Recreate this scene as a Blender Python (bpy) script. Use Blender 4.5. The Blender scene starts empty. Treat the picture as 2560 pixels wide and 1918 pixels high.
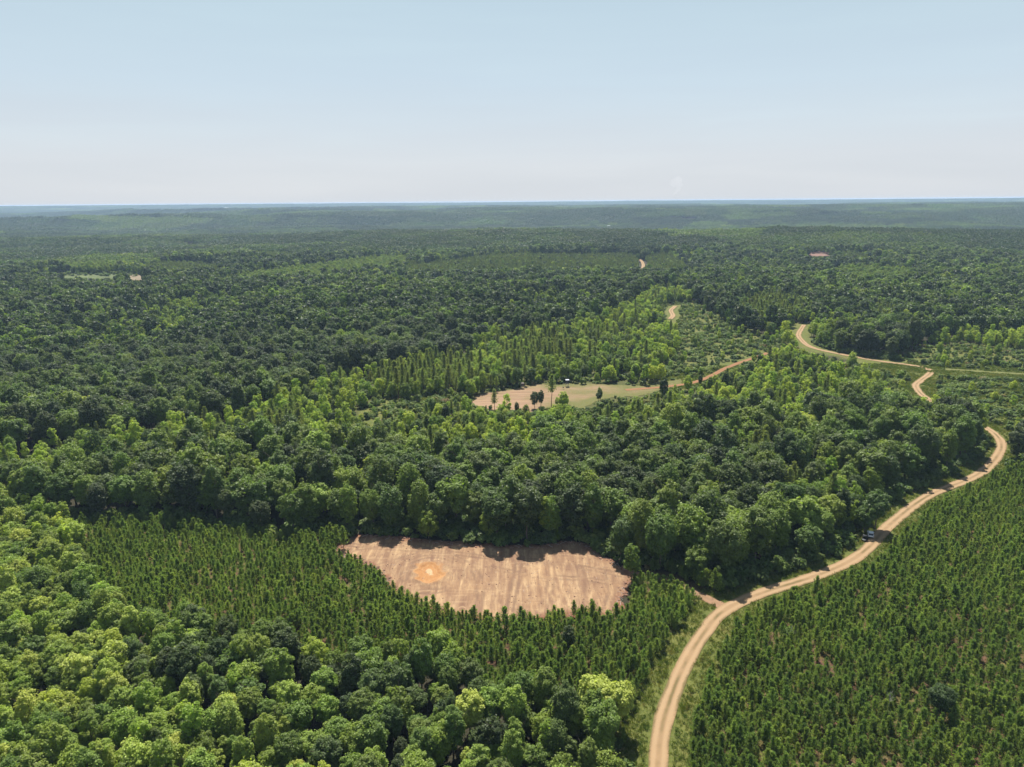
import bpy, bmesh, math, random
import numpy as np
from mathutils import Matrix, Vector

random.seed(7)
rng = np.random.default_rng(11)
S = bpy.context.scene
C = S.collection
R = math.radians

# ------------------------------------------------------------------ camera
W0, H0, F0 = 2560.0, 1918.0, 1778.0
CAM_H = 112.0
PITCH = 14.38
ROLL = -0.47
cam = bpy.data.cameras.new('camera')
cam.sensor_width = 36.0
cam.lens = 36.0 * F0 / W0
cam.clip_start = 1.0
cam.clip_end = 90000.0
camo = bpy.data.objects.new('camera', cam)
C.objects.link(camo)
CM = Matrix.Rotation(R(90 - PITCH), 3, 'X') @ Matrix.Rotation(R(ROLL), 3, 'Z')
camo.matrix_world = Matrix.Translation((0, 0, CAM_H)) @ CM.to_4x4()
S.camera = camo
CMn = np.array([list(r) for r in CM])


def sstep(a, b, x):
    t = np.clip((x - a) / (b - a), 0, 1)
    return t * t * (3 - 2 * t)


# ------------------------------------------------------------------ terrain
def vnoise(x, y, seed=0):
    """smooth value noise, about -1..1"""
    x = np.asarray(x, float); y = np.asarray(y, float)
    xi = np.floor(x).astype(np.int64); yi = np.floor(y).astype(np.int64)
    xf = x - xi; yf = y - yi
    def h(i, j):
        n = (i * 374761393 + j * 668265263 + seed * 974634777) & 0xFFFFFFFF
        n = ((n ^ (n >> 13)) * 1274126177) & 0xFFFFFFFF
        n = n ^ (n >> 16)
        return (n & 0xFFFF) / 32767.5 - 1.0
    u = xf * xf * (3 - 2 * xf); v = yf * yf * (3 - 2 * yf)
    a = h(xi, yi) * (1 - u) + h(xi + 1, yi) * u
    b = h(xi, yi + 1) * (1 - u) + h(xi + 1, yi + 1) * u
    return a * (1 - v) + b * v


def fbm(x, y, seed=0, o=3):
    s = 0; a = 1.0; t = 0
    for k in range(o):
        s = s + a * vnoise(np.asarray(x) * 2 ** k, np.asarray(y) * 2 ** k, seed + k); t += a; a *= 0.5
    return s / t


def rx0(x): return sstep(-500, 500, x)


def terrain(x, y):
    x = np.asarray(x, float); y = np.asarray(y, float)
    d = np.hypot(x, y)
    h = 7.0 * sstep(260, 900, d) * fbm(x / 330, y / 330, 3, 2)
    h = h + 16.0 * sstep(700, 2200, d) * fbm(x / 900, y / 700, 9, 3)
    h = h + 72.0 * sstep(2300, 4800, d) * (1 - sstep(6800, 8600, d)) * (0.75 - 2.2 * np.abs(fbm(x / 2400, y / 1100, 21, 3)))
    h = h + 20.0 * (1 - rx0(x)) * sstep(1200, 2000, d) * fbm(x / 800, y / 330, 27, 2)
    h = h - 9.0 * np.exp(-((x + 220) / 170) ** 2 - ((y - 520) / 150) ** 2)
    rx = sstep(-500, 500, x)
    h = h + rx * 30 * np.exp(-((y - 1850 + 0.10 * x) / 360) ** 2)
    h = h - rx * 44 * np.exp(-((y - 2850 + 0.15 * x) / 560) ** 2) + rx * 26 * np.exp(-((y - 4300 + 0.2 * x) / 700) ** 2)
    h = h + 22 * np.exp(-((d - 6600) / 900) ** 2)
    h = np.where(h > 30, 30 + 38 * np.tanh((h - 30) / 38), h)
    h = np.maximum(h, -60)
    h = h * (1 - sstep(8000, 10500, d)) + (80 + 5 * vnoise(x / 2300, y / 9000, 5) + 3 * vnoise(x / 700, y / 9000, 6)) * sstep(8600, 11800, d)
    return h


def rays(px):
    px = np.asarray(px, float)
    v = np.stack([(px[:, 0] - W0 / 2) / F0, -(px[:, 1] - H0 / 2) / F0, -np.ones(len(px))], 1)
    return v @ CMn.T


def ground_at(px, off=0.0):
    """where the sight line of a photo point meets the land (raised by off)"""
    D = rays(px)
    D = D / np.hypot(D[:, 0], D[:, 1])[:, None]
    t = 60.0 * 1.004 ** np.arange(1400)
    X = D[:, None, 0] * t; Y = D[:, None, 1] * t; Z = CAM_H + D[:, None, 2] * t
    below = Z < terrain(X, Y) + off
    k = np.argmax(below, 1)
    k[~below.any(1)] = len(t) - 1
    lo = t[np.maximum(k - 1, 0)]; hi = t[k]
    for _ in range(24):
        m = (lo + hi) / 2
        b = CAM_H + D[:, 2] * m < terrain(D[:, 0] * m, D[:, 1] * m) + off
        hi = np.where(b, m, hi); lo = np.where(b, lo, m)
    return np.stack([D[:, 0] * hi, D[:, 1] * hi], 1)


def project(x, y, z):
    P = np.stack([x, y, np.asarray(z) - CAM_H], 1) @ CMn
    dep = -P[:, 2]
    dd = np.maximum(dep, 1e-3)
    return W0 / 2 + F0 * P[:, 0] / dd, H0 / 2 - F0 * P[:, 1] / dd, dep


def catmull(P, n=8, closed=False):
    P = np.asarray(P, float); m = len(P); out = []
    for i in range(m if closed else m - 1):
        if closed:
            a, b, c, d = P[(i - 1) % m], P[i], P[(i + 1) % m], P[(i + 2) % m]
        else:
            a, b, c, d = P[max(i - 1, 0)], P[i], P[i + 1], P[min(i + 2, m - 1)]
        for k in range(n):
            t = k / n
            out.append(0.5 * (2 * b + (c - a) * t + (2 * a - 5 * b + 4 * c - d) * t * t + (3 * b - a - 3 * c + d) * t ** 3))
    if not closed: out.append(P[-1])
    return np.array(out)


def inside(x, y, poly):
    x = np.asarray(x); y = np.asarray(y)
    r = np.zeros(x.shape, bool)
    mn = poly.min(0); mx = poly.max(0)
    idx = np.nonzero((x >= mn[0]) & (x <= mx[0]) & (y >= mn[1]) & (y <= mx[1]))[0]
    if len(idx) == 0: return r
    xs = x[idx]; ys = y[idx]; q = np.zeros(len(idx), bool)
    n = len(poly)
    for i in range(n):
        x1, y1 = poly[i]; x2, y2 = poly[(i + 1) % n]
        if y1 == y2: continue
        q ^= ((y1 > ys) != (y2 > ys)) & (xs < (x2 - x1) * (ys - y1) / (y2 - y1) + x1)
    r[idx] = q
    return r


def dist_line(x, y, L):
    """distance to a polyline, and signed side"""
    x = np.asarray(x); best = np.full(x.shape, 1e9)
    for i in range(len(L) - 1):
        a = L[i]; b = L[i + 1]; ab = b - a; l2 = ab @ ab + 1e-9
        t = np.clip(((x - a[0]) * ab[0] + (y - a[1]) * ab[1]) / l2, 0, 1)
        best = np.minimum(best, np.hypot(x - a[0] - t * ab[0], y - a[1] - t * ab[1]))
    return best


# ------------------------------------------------------------------ the plan, traced from the photo and laid on the land
ROAD = ground_at([(1640, 2010), (1644, 1918), (1655, 1820), (1678, 1742), (1708, 1668), (1741, 1612), (1763, 1580), (1785, 1549), (1814, 1524),
    (1850, 1505), (1891, 1489), (1932, 1474), (2010, 1451), (2076, 1427), (2132, 1399), (2176, 1366), (2204, 1332), (2237, 1302),
    (2281, 1266), (2331, 1235), (2387, 1213), (2431, 1194), (2470, 1169), (2495, 1138), (2504, 1118), (2496, 1094), (2468, 1072), (2420, 1048),
    (2360, 1019), (2329, 1004), (2301, 984), (2289, 965), (2301, 952), (2321, 938), (2327, 928), (2308, 919), (2268, 912), (2221, 906),
    (2173, 899), (2129, 891), (2077, 881), (2042, 873), (2016, 862), (2001, 847), (1996, 836), (2003, 823), (2010, 812)])
ROAD = catmull(ROAD, 10)
BRANCH = catmull(ground_at([(2322, 925), (2360, 924), (2421, 927), (2490, 932), (2600, 938), (2700, 944)]), 8)
TRACK = catmull(ground_at([(1580, 1436), (1620, 1442), (1654, 1450), (1705, 1466), (1753, 1490), (1785, 1506), (1815, 1520)]), 8)
PATH2 = catmull(ground_at([(1560, 976), (1610, 972), (1660, 968), (1738, 956), (1790, 934), (1812, 922), (1864, 902), (1905, 888), (1920, 882)]), 8)
FARROADS = [catmull(ground_at(p), 8) for p in (
    [(1593, 647), (1603, 652), (1608, 662), (1607, 672), (1604, 682)],
    [(1690, 765), (1676, 778), (1684, 790), (1672, 800)],
    [(1545, 620), (1556, 617), (1568, 619)],
    [(478, 612), (483, 618), (486, 624)])]

CLEAR1 = catmull(ground_at([(836, 1376), (862, 1346), (900, 1338), (960, 1340), (1040, 1348), (1130, 1356), (1210, 1362), (1340, 1364), (1410, 1354), (1460, 1356),
    (1500, 1385), (1570, 1422), (1606, 1440), (1580, 1458), (1562, 1498), (1550, 1530), (1515, 1545), (1466, 1536), (1375, 1548), (1251, 1560),
    (1182, 1548), (1100, 1536), (1060, 1524), (1015, 1498), (970, 1476), (957, 1446), (925, 1420), (886, 1404), (845, 1394)]), 5, True)
CLEAR2 = catmull(ground_at([(1182, 1006), (1199, 987), (1245, 979), (1303, 970), (1322, 961), (1380, 962), (1417, 963), (1432, 957), (1500, 960), (1610, 964), (1654, 956),
    (1700, 950), (1700, 966), (1654, 975), (1606, 990), (1540, 994), (1502, 999), (1480, 1010), (1452, 1024), (1410, 1012), (1370, 1020),
    (1328, 1030), (1290, 1030), (1240, 1026), (1189, 1016)]), 5, True)
CLEAR3 = catmull(ground_at([(2017, 636), (2040, 630), (2077, 632), (2080, 638), (2045, 643)]), 5, True)
FIELD4 = catmull(ground_at([(75, 706), (90, 690), (180, 684), (270, 684), (330, 686), (362, 690), (358, 702), (300, 712), (180, 712)]), 5, True)
FIELD5 = catmull(ground_at([(318, 700), (325, 688), (362, 690), (360, 702)]), 4, True)
PINE_R = catmull(ground_at([(1600, 2300), (1660, 1960), (1700, 1770), (1760, 1640), (1840, 1545), (1950, 1500), (2080, 1452), (2160, 1405), (2240, 1330),
    (2330, 1262), (2430, 1216), (2500, 1180), (2570, 1165), (2700, 1150), (3000, 1200), (3300, 2300)]), 3, True)
PINE_L = ground_at([(150, 1312), (312, 1306), (445, 1308), (579, 1328), (668, 1346), (802, 1340), (862, 1350), (836, 1380), (886, 1402), (957, 1446), (970, 1478), (1060, 1526),
    (1182, 1551), (1251, 1563), (1375, 1551), (1466, 1540), (1530, 1548), (1572, 1532), (1576, 1500), (1590, 1455), (1640, 1456), (1700, 1474), (1739, 1500),
    (1752, 1530), (1728, 1575), (1690, 1640), (1662, 1720), (1632, 1790), (1600, 1850), (1530, 1873), (1466, 1823), (1401, 1793), (1337, 1758), (1251, 1748), (1186, 1718),
    (1144, 1688), (950, 1670), (846, 1670), (757, 1658), (646, 1633), (512, 1603), (445, 1583), (356, 1588), (290, 1536), (223, 1475), (180, 1360)])
PINE_S = ground_at([(1600, 1432), (1640, 1446), (1720, 1468), (1775, 1496), (1822, 1492), (1800, 1472), (1700, 1438), (1620, 1418)])
FORE = ground_at([(-700, 1260), (0, 1250), (70, 1275), (160, 1310), (190, 1360), (230, 1475), (300, 1536), (356, 1588), (445, 1583), (512, 1603), (646, 1633), (757, 1658), (846, 1670), (950, 1670),
    (1144, 1688), (1186, 1718), (1251, 1748), (1337, 1758), (1401, 1793), (1466, 1823), (1530, 1873), (1585, 1880), (1560, 2300), (-1500, 2300)])
# the young mixed growth, by the tops of its trees
YOUNG = catmull(ground_at([(-60, 1120), (200, 1085), (430, 1050), (580, 1020), (700, 985), (850, 930), (1000, 905), (1160, 880), (1230, 840), (1330, 822), (1420, 820), (1560, 760), (1640, 715), (1720, 730),
    (1850, 810), (1990, 812), (2020, 850), (2110, 880), (2230, 880), (2350, 830), (2580, 830), (2900, 900), (2900, 1120), (2560, 1080), (2440, 1050), (2330, 1040), (2200, 1010),
    (2060, 1030), (1900, 1050), (1700, 1060), (1560, 1095), (1400, 1090), (1300, 1120), (1180, 1150), (1000, 1115), (830, 1110), (650, 1110), (500, 1120), (300, 1150), (100, 1190), (-60, 1200)], 7), 3, True)
GAP = [catmull(ground_at(p, 1), 4, True) for p in (
    [(870, 1075), (920, 1010), (1010, 985), (1160, 985), (1180, 1020), (1060, 1040), (960, 1090)],
    [(1440, 1030), (1560, 1000), (1640, 1000), (1650, 1030), (1560, 1055), (1450, 1060)],
    [(1640, 770), (1760, 755), (1900, 830), (2000, 880), (1900, 900), (1800, 930), (1700, 955), (1640, 930), (1700, 860)],
    [(2120, 900), (2260, 915), (2290, 940), (2275, 985), (2310, 1020), (2230, 1000), (2180, 940)],
    [(2330, 935), (2440, 930), (2600, 950), (2600, 1010), (2480, 1060), (2380, 1010), (2310, 960)],
    [(2180, 880), (2360, 860), (2560, 880), (2560, 925), (2330, 915)],
    [(2470, 1020), (2560, 1030), (2570, 1080), (2530, 1090), (2500, 1070)])]
TALLPINE = [catmull(ground_at(p, 11), 4, True) for p in (
    [(1230, 890), (1260, 850), (1330, 828), (1415, 838), (1420, 880), (1350, 900), (1270, 905)],
    [(930, 935), (1100, 880), (1200, 880), (1210, 915), (1100, 945), (1000, 960)],
    [(1860, 785), (1870, 745), (1950, 735), (2030, 750), (2030, 785), (1950, 795)],
    [(2180, 790), (2190, 762), (2240, 765), (2235, 800)],
    [(1960, 1190), (2010, 1150), (2130, 1140), (2200, 1190), (2150, 1260), (2050, 1240)],
    [(620, 1060), (720, 1010), (760, 1030), (740, 1075)],
    [(1820, 1120), (1900, 1085), (2000, 1090), (1990, 1130), (1900, 1150)])]
FARPINE = [catmull(ground_at(p, 3), 4, True) for p in (
    [(1000, 690), (1040, 668), (1180, 650), (1340, 640), (1480, 640), (1570, 636), (1600, 660), (1590, 690), (1440, 694), (1250, 697), (1100, 700)],
    [(1610, 650), (1680, 642), (1740, 690), (1700, 700), (1620, 690)],
    [(2080, 640), (2120, 634), (2200, 655), (2220, 668), (2130, 665)],
    [(370, 690), (376, 664), (460, 660), (545, 672), (540, 694), (440, 700)],
    [(630, 652), (640, 634), (730, 636), (745, 650), (690, 658)])]
LIGHTBAND = [catmull(ground_at(p, 9), 4, True) for p in (
    [(2070, 690), (2100, 670), (2250, 670), (2300, 690), (2240, 705), (2120, 700)],
    [(120, 665), (220, 648), (400, 640), (390, 655), (240, 672)],
    [(1660, 585), (1720, 566), (1850, 572), (1900, 582), (1800, 592)],
    [(590, 690), (800, 660), (1000, 640), (1010, 665), (850, 690), (650, 700)])]


def area_of(p):
    return abs(0.5 * np.sum(p[:, 0] * np.roll(p[:, 1], -1) - p[:, 1] * np.roll(p[:, 0], -1)))


# ------------------------------------------------------------------ materials
def mat(name):
    m = bpy.data.materials.new(name); m.use_nodes = True
    nt = m.node_tree; nt.nodes.clear()
    out = nt.nodes.new('ShaderNodeOutputMaterial')
    return m, nt, out


def N(nt, typ, **kw):
    n = nt.nodes.new(typ)
    for k, v in kw.items():
        if k.startswith('i_'):
            n.inputs[k[2:].replace('_', ' ')].default_value = v
        else: setattr(n, k, v)
    return n


def ramp(nt, fac, stops, interp='LINEAR'):
    r = nt.nodes.new('ShaderNodeValToRGB'); r.color_ramp.interpolation = interp
    e = r.color_ramp.elements
    while len(e) < len(stops): e.new(0.5)
    for q, (p, c) in zip(e, stops):
        q.position = p; q.color = (*c, 1) if len(c) == 3 else c
    nt.links.new(fac, r.inputs[0])
    return r.outputs[0]


def mixc(nt, fac, a, b, blend='MIX'):
    m = nt.nodes.new('ShaderNodeMix'); m.data_type = 'RGBA'; m.blend_type = blend; m.clamp_factor = True
    for sock, v in ((m.inputs[0], fac), (m.inputs[6], a), (m.inputs[7], b)):
        if hasattr(v, 'node'): nt.links.new(v, sock)
        elif isinstance(v, (int, float)): sock.default_value = v
        else: sock.default_value = (*v, 1)
    return m.outputs[2]


def math_(nt, op, a, b=None, clamp=False):
    m = nt.nodes.new('ShaderNodeMath'); m.operation = op; m.use_clamp = clamp
    for s, v in ((m.inputs[0], a), (m.inputs[1], b)):
        if v is None: continue
        if hasattr(v, 'node'): nt.links.new(v, s)
        else: s.default_value = v
    return m.outputs[0]


def noise(nt, vec, scale, detail=4, rough=0.55, dist=0.0):
    n = nt.nodes.new('ShaderNodeTexNoise')
    n.inputs['Scale'].default_value = scale; n.inputs['Detail'].default_value = detail
    n.inputs['Roughness'].default_value = rough; n.inputs['Distortion'].default_value = dist
    if vec is not None: nt.links.new(vec, n.inputs['Vector'])
    return n.outputs[0]


def geo_pos(nt, scale=(1, 1, 1), rotz=0.0):
    g = nt.nodes.new('ShaderNodeNewGeometry'); mp = nt.nodes.new('ShaderNodeMapping')
    mp.inputs['Scale'].default_value = scale; mp.inputs['Rotation'].default_value = (0, 0, rotz)
    nt.links.new(g.outputs['Position'], mp.inputs['Vector'])
    return mp.outputs[0]


def finish(nt, out, col, rough=0.9, spec=0.2, bump=None, bstr=0.3, bdist=0.1, metallic=0.0):
    b = nt.nodes.new('ShaderNodeBsdfPrincipled')
    if hasattr(col, 'node'): nt.links.new(col, b.inputs['Base Color'])
    else: b.inputs['Base Color'].default_value = (*col, 1)
    b.inputs['Roughness'].default_value = rough; b.inputs['Specular IOR Level'].default_value = spec
    b.inputs['Metallic'].default_value = metallic
    if bump is not None:
        bm = nt.nodes.new('ShaderNodeBump'); bm.inputs['Strength'].default_value = bstr; bm.inputs['Distance'].default_value = bdist
        nt.links.new(bump, bm.inputs['Height']); nt.links.new(bm.outputs[0], b.inputs['Normal'])
    nt.links.new(b.outputs[0], out.inputs[0])
    return b


def leaf_mat(name, stops, transl=0.42, spec=0.2, rough=0.5, var=0.55, tcol=(1.15, 1.25, 0.55)):
    m, nt, out = mat(name)
    at = N(nt, 'ShaderNodeAttribute', attribute_type='INSTANCER', attribute_name='tint')
    lf = N(nt, 'ShaderNodeAttribute', attribute_type='GEOMETRY', attribute_name='leaf')
    col = ramp(nt, at.outputs['Fac'], stops)
    oi = N(nt, 'ShaderNodeObjectInfo')
    hsv = N(nt, 'ShaderNodeHueSaturation')
    nt.links.new(col, hsv.inputs['Color'])
    nt.links.new(math_(nt, 'ADD', math_(nt, 'MULTIPLY', oi.outputs['Random'], 0.03), 0.485), hsv.inputs['Hue'])
    v = math_(nt, 'ADD', math_(nt, 'MULTIPLY', lf.outputs['Fac'], var), 1 - var / 2)
    nt.links.new(v, hsv.inputs['Value'])
    b = nt.nodes.new('ShaderNodeBsdfPrincipled')
    nt.links.new(hsv.outputs[0], b.inputs['Base Color'])
    b.inputs['Roughness'].default_value = rough; b.inputs['Specular IOR Level'].default_value = spec
    t = nt.nodes.new('ShaderNodeBsdfTranslucent')
    nt.links.new(mixc(nt, 1.0, hsv.outputs[0], tcol, 'MULTIPLY'), t.inputs['Color'])
    mx = nt.nodes.new('ShaderNodeMixShader'); mx.inputs[0].default_value = transl
    nt.links.new(b.outputs[0], mx.inputs[1]); nt.links.new(t.outputs[0], mx.inputs[2])
    nt.links.new(mx.outputs[0], out.inputs[0])
    return m


BROAD_STOPS = [(0.0, (0.058, 0.084, 0.030)), (0.25, (0.102, 0.148, 0.036)), (0.5, (0.162, 0.226, 0.040)), (0.75, (0.240, 0.312, 0.052)), (1.0, (0.370, 0.425, 0.085))]
M_broad = leaf_mat('broadleaf_foliage', BROAD_STOPS)
M_poplar = leaf_mat('poplar_foliage', [(0, (0.150, 0.210, 0.046)), (0.5, (0.270, 0.355, 0.060)), (1, (0.390, 0.460, 0.080))], 0.6, 0.2, 0.5, 0.5, (1.35, 1.40, 0.60))
M_tpine = leaf_mat('pine_needles', [(0, (0.175, 0.215, 0.088)), (1, (0.255, 0.290, 0.108))], 0.55, 0.15, 0.6)
M_ypine = leaf_mat('young_pine_needles', [(0, (0.124, 0.178, 0.058)), (0.5, (0.182, 0.246, 0.074)), (1, (0.275, 0.338, 0.096))], 0.62, 0.15, 0.55, 0.6)
M_shrub = leaf_mat('shrub_foliage', [(0, (0.085, 0.130, 0.040)), (0.5, (0.150, 0.210, 0.050)), (0.85, (0.230, 0.270, 0.070)), (1, (0.250, 0.200, 0.090))], 0.45)
M_grass = leaf_mat('grass_blades', [(0, (0.085, 0.125, 0.026)), (0.6, (0.150, 0.175, 0.038)), (1, (0.230, 0.195, 0.080))], 0.35, 0.2, 0.6)


def simple_mat(name, col, rough=0.7, spec=0.3, var=0.25, scale=3.0, metallic=0.0):
    m, nt, out = mat(name)
    tc = nt.nodes.new('ShaderNodeTexCoord')
    n = noise(nt, tc.outputs['Object'], scale)
    c = ramp(nt, n, [(0.3, tuple(c * (1 - var) for c in col)), (0.7, tuple(min(1, c * (1 + var)) for c in col))])
    finish(nt, out, c, rough, spec, metallic=metallic)
    return m


M_bark = simple_mat('bark', (0.13, 0.10, 0.075), 0.95, 0.1, 0.4, 4)
M_pinebark = simple_mat('pine_bark', (0.17, 0.10, 0.07), 0.95, 0.1, 0.4, 4)
M_deadwood = simple_mat('dead_wood', (0.36, 0.33, 0.30), 0.95, 0.1, 0.3, 4)

# ------------------------------------------------------------------ mesh helpers


def mesh_from(name, V, Fq, mats=(), attrs=None, face_mat=None, smooth=False):
    me = bpy.data.meshes.new(name)
    V = np.asarray(V, np.float32); Fq = np.asarray(Fq, np.int32)
    n, k = Fq.shape
    me.vertices.add(len(V)); me.vertices.foreach_set('co', V.ravel())
    me.loops.add(n * k); me.loops.foreach_set('vertex_index', Fq.ravel())
    me.polygons.add(n)
    me.polygons.foreach_set('loop_start', np.arange(0, n * k, k, dtype=np.int32))
    me.polygons.foreach_set('loop_total', np.full(n, k, np.int32))
    for m in mats: me.materials.append(m)
    if face_mat is not None: me.polygons.foreach_set('material_index', np.asarray(face_mat, np.int32))
    if smooth: me.polygons.foreach_set('use_smooth', np.ones(n, bool))
    for an, av in (attrs or {}).items():
        a = me.attributes.new(an, 'FLOAT', 'POINT'); a.data.foreach_set('value', np.asarray(av, np.float32))
    me.update(calc_edges=True); me.validate()
    return me


def link(name, me, parent=None):
    o = bpy.data.objects.new(name, me); C.objects.link(o)
    if parent is not None: o.parent = parent
    return o


def tag(o, label=None, cat=None, group=None, kind=None):
    for k, v in (('label', label), ('category', cat), ('group', group), ('kind', kind)):
        if v: o[k] = v
    return o


def unit(v):
    return v / np.maximum(np.linalg.norm(v, axis=-1, keepdims=True), 1e-9)


def leaf_faces(P, Nn, size, spread=0.6, aspect=0.75, axis=None, flat=0.0):
    """many leaf-sized kites at points P facing about Nn; returns verts, quads, leaf value"""
    n = len(P)
    nn = unit(unit(Nn) + spread * rng.normal(size=(n, 3)) + np.array([0, 0, flat]))
    a = rng.normal(size=(n, 3)) if axis is None else axis + 0.25 * rng.normal(size=(n, 3))
    t = unit(a - nn * np.sum(a * nn, 1)[:, None])
    b = np.cross(nn, t)
    s = (size * rng.uniform(0.65, 1.35, n))[:, None]
    V = np.stack([P - t * s, P + b * s * aspect + t * s * 0.15, P + t * s, P - b * s * aspect + t * s * 0.15], 1).reshape(-1, 3)
    Fq = np.arange(4 * n).reshape(n, 4)
    return V, Fq, np.repeat(rng.uniform(0, 1, n), 4)


def tube(pts, rad, sides=6):
    pts = np.asarray(pts, float); k = len(pts); V = []
    d = np.gradient(pts, axis=0)
    for i in range(k):
        z = d[i] / (np.linalg.norm(d[i]) + 1e-9)
        x = np.cross(z, (0.31, 0.87, 0.12)); x /= np.linalg.norm(x); y = np.cross(z, x)
        for j in range(sides):
            an = 2 * math.pi * j / sides
            V.append(pts[i] + rad[i] * (x * math.cos(an) + y * math.sin(an)))
    Fq = []
    for i in range(k - 1):
        for j in range(sides):
            Fq.append([i * sides + j, i * sides + (j + 1) % sides, (i + 1) * sides + (j + 1) % sides, (i + 1) * sides + j])
    return np.array(V), np.array(Fq)


def join(parts):
    V = []; Fq = []; A = []; o = 0
    for p in parts:
        V.append(p[0]); Fq.append(np.asarray(p[1]) + o); o += len(p[0])
        A.append(p[2] if len(p) > 2 else np.full(len(p[0]), 0.5))
    return np.concatenate(V), np.concatenate(Fq), np.concatenate(A)


def trunk_geo(H, r, top=0.85, limbs=6, z0=0.35, spread=0.22):
    w = rng.normal(size=(6, 2)) * 0.02 * H
    zs = np.linspace(-0.6, H * top, 6)
    pts = np.stack([np.cumsum(w[:, 0]) * 0.4, np.cumsum(w[:, 1]) * 0.4, zs], 1)
    parts = [tube(pts, np.linspace(r * 1.25, r * 0.2, 6), 7)]
    for i in range(limbs):
        t = rng.uniform(z0, 0.8); an = rng.uniform(0, 2 * math.pi)
        p0 = np.array([np.interp(t * H * top, zs, pts[:, 0]), np.interp(t * H * top, zs, pts[:, 1]), t * H * top])
        L = H * spread * rng.uniform(0.7, 1.2)
        e = np.array([math.cos(an), math.sin(an), rng.uniform(0.5, 1.1)])
        parts.append(tube([p0, p0 + e * L * 0.5, p0 + e * L + np.array([0, 0, 0.1 * L])], [r * 0.4, r * 0.28, r * 0.08], 5))
    V, Fq, _ = join(parts)
    return V, Fq


def crown_round(Rr, z0, z1, nclump=48, per=80, size=0.36, rag=0.25, widest=0.55, rcl=(0.22, 0.38), core=300, spread=0.55, flat=0.8, shell=0):
    """clumped broad crown between z0 and z1"""
    zc = z0 + (z1 - z0) * widest
    i = np.arange(nclump) + 0.5
    ph = np.arccos(1 - 2 * i / nclump); th = math.pi * (1 + 5 ** 0.5) * i + rng.uniform(0, 6)
    D = np.stack([np.cos(th) * np.sin(ph), np.sin(th) * np.sin(ph), np.cos(ph)], 1)
    D = unit(D + 0.22 * rng.normal(size=D.shape))
    lob = 1 + rag * np.sin(2 * th[:, None].repeat(1, 1)[:, 0] + rng.uniform(0, 6)) * 0.4
    rad = rng.uniform(1 - rag - 0.18, 0.86, nclump) * lob
    up = np.where(D[:, 2] > 0, z1 - zc, zc - z0)
    Cc = np.stack([D[:, 0] * Rr * rad, D[:, 1] * Rr * rad, zc + D[:, 2] * up * rad * 0.95], 1)
    rc = Rr * rng.uniform(*rcl, nclump)
    out = []
    m = nclump * per
    k = np.repeat(np.arange(nclump), per)
    dd = unit(rng.normal(size=(m, 3)) + 0.75 * D[k] + np.array([0, 0, 0.45]))
    P = Cc[k] + dd * (rc[k] * rng.uniform(0.6, 1.08, m))[:, None] * np.array([1, 1, 0.8])
    out.append(leaf_faces(P, dd + 0.3 * D[k], size, spread, flat=flat))
    if shell:
        q = unit(rng.normal(size=(shell, 3)) + np.array([0, 0, 0.3]))
        bump = 0.76 + 0.24 * vnoise(q[:, 0] * 3.1 + 7 * Rr, q[:, 1] * 3.1 + q[:, 2] * 2.7, int(z1 * 10)) + 0.07 * rng.normal(size=shell)
        P = np.stack([q[:, 0] * Rr * bump, q[:, 1] * Rr * bump, zc + q[:, 2] * np.where(q[:, 2] > 0, z1 - zc, zc - z0) * bump], 1)
        out.append(leaf_faces(P, q, size * 1.05, spread + 0.2, flat=flat))
    q = unit(rng.normal(size=(core, 3))) * (rng.uniform(0.2, 0.75, core) ** 0.5)[:, None]
    P = np.stack([q[:, 0] * Rr, q[:, 1] * Rr, zc + q[:, 2] * np.where(q[:, 2] > 0, z1 - zc, zc - z0)], 1)
    out.append(leaf_faces(P, q, size * 1.5, 1.0))
    return join(out)


def crown_pine(H, Rr, z0, whorls=16, br=5, tufts=5, need=5, nl=0.42, lift=0.35, taper=0.9, width=0.16, irregular=0.25):
    """whorls of branches that carry upward tufts of needles"""
    P = []; Nn = []; Ax = []
    for w in range(whorls):
        t = (w + rng.uniform(-0.3, 0.3)) / whorls; t = min(max(t, 0), 1)
        z = z0 + (H - z0) * t
        r = Rr * ((1 - t) ** taper * 0.95 + 0.05) * (0.75 + 0.25 * min(1, t * 5))
        a0 = rng.uniform(0, 6.28)
        for b in range(br):
            an = a0 + 6.283 * b / br + rng.uniform(-.3, .3); L = r * rng.uniform(1 - irregular * 1.6, 1 + irregular)
            e = np.array([math.cos(an), math.sin(an), lift])
            for k in range(tufts):
                s = (k + 1) / tufts * rng.uniform(0.75, 1.05)
                c = np.array([0, 0, z]) + e * L * s + rng.normal(size=3) * 0.05 * Rr
                for j in range(need):
                    ax = unit(e * 0.8 + np.array([0, 0, 0.75]) + 0.55 * rng.normal(size=3))
                    P.append(c + ax * nl * 0.5); Ax.append(ax); Nn.append(np.cross(ax, rng.normal(size=3)))
    for j in range(10):
        ax = unit(np.array([0, 0, 1.0]) + 0.35 * rng.normal(size=3))
        P.append(np.array([0, 0, H - nl * rng.uniform(0, 1.2)]) + ax * nl * 0.4); Ax.append(ax); Nn.append(np.cross(ax, rng.normal(size=3)))
    P = np.array(P); Nn = unit(np.array(Nn)); Ax = np.array(Ax)
    return leaf_faces(P, Nn, nl * 0.62, 0.15, width / nl * 1.2, Ax, flat=0.5)


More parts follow.
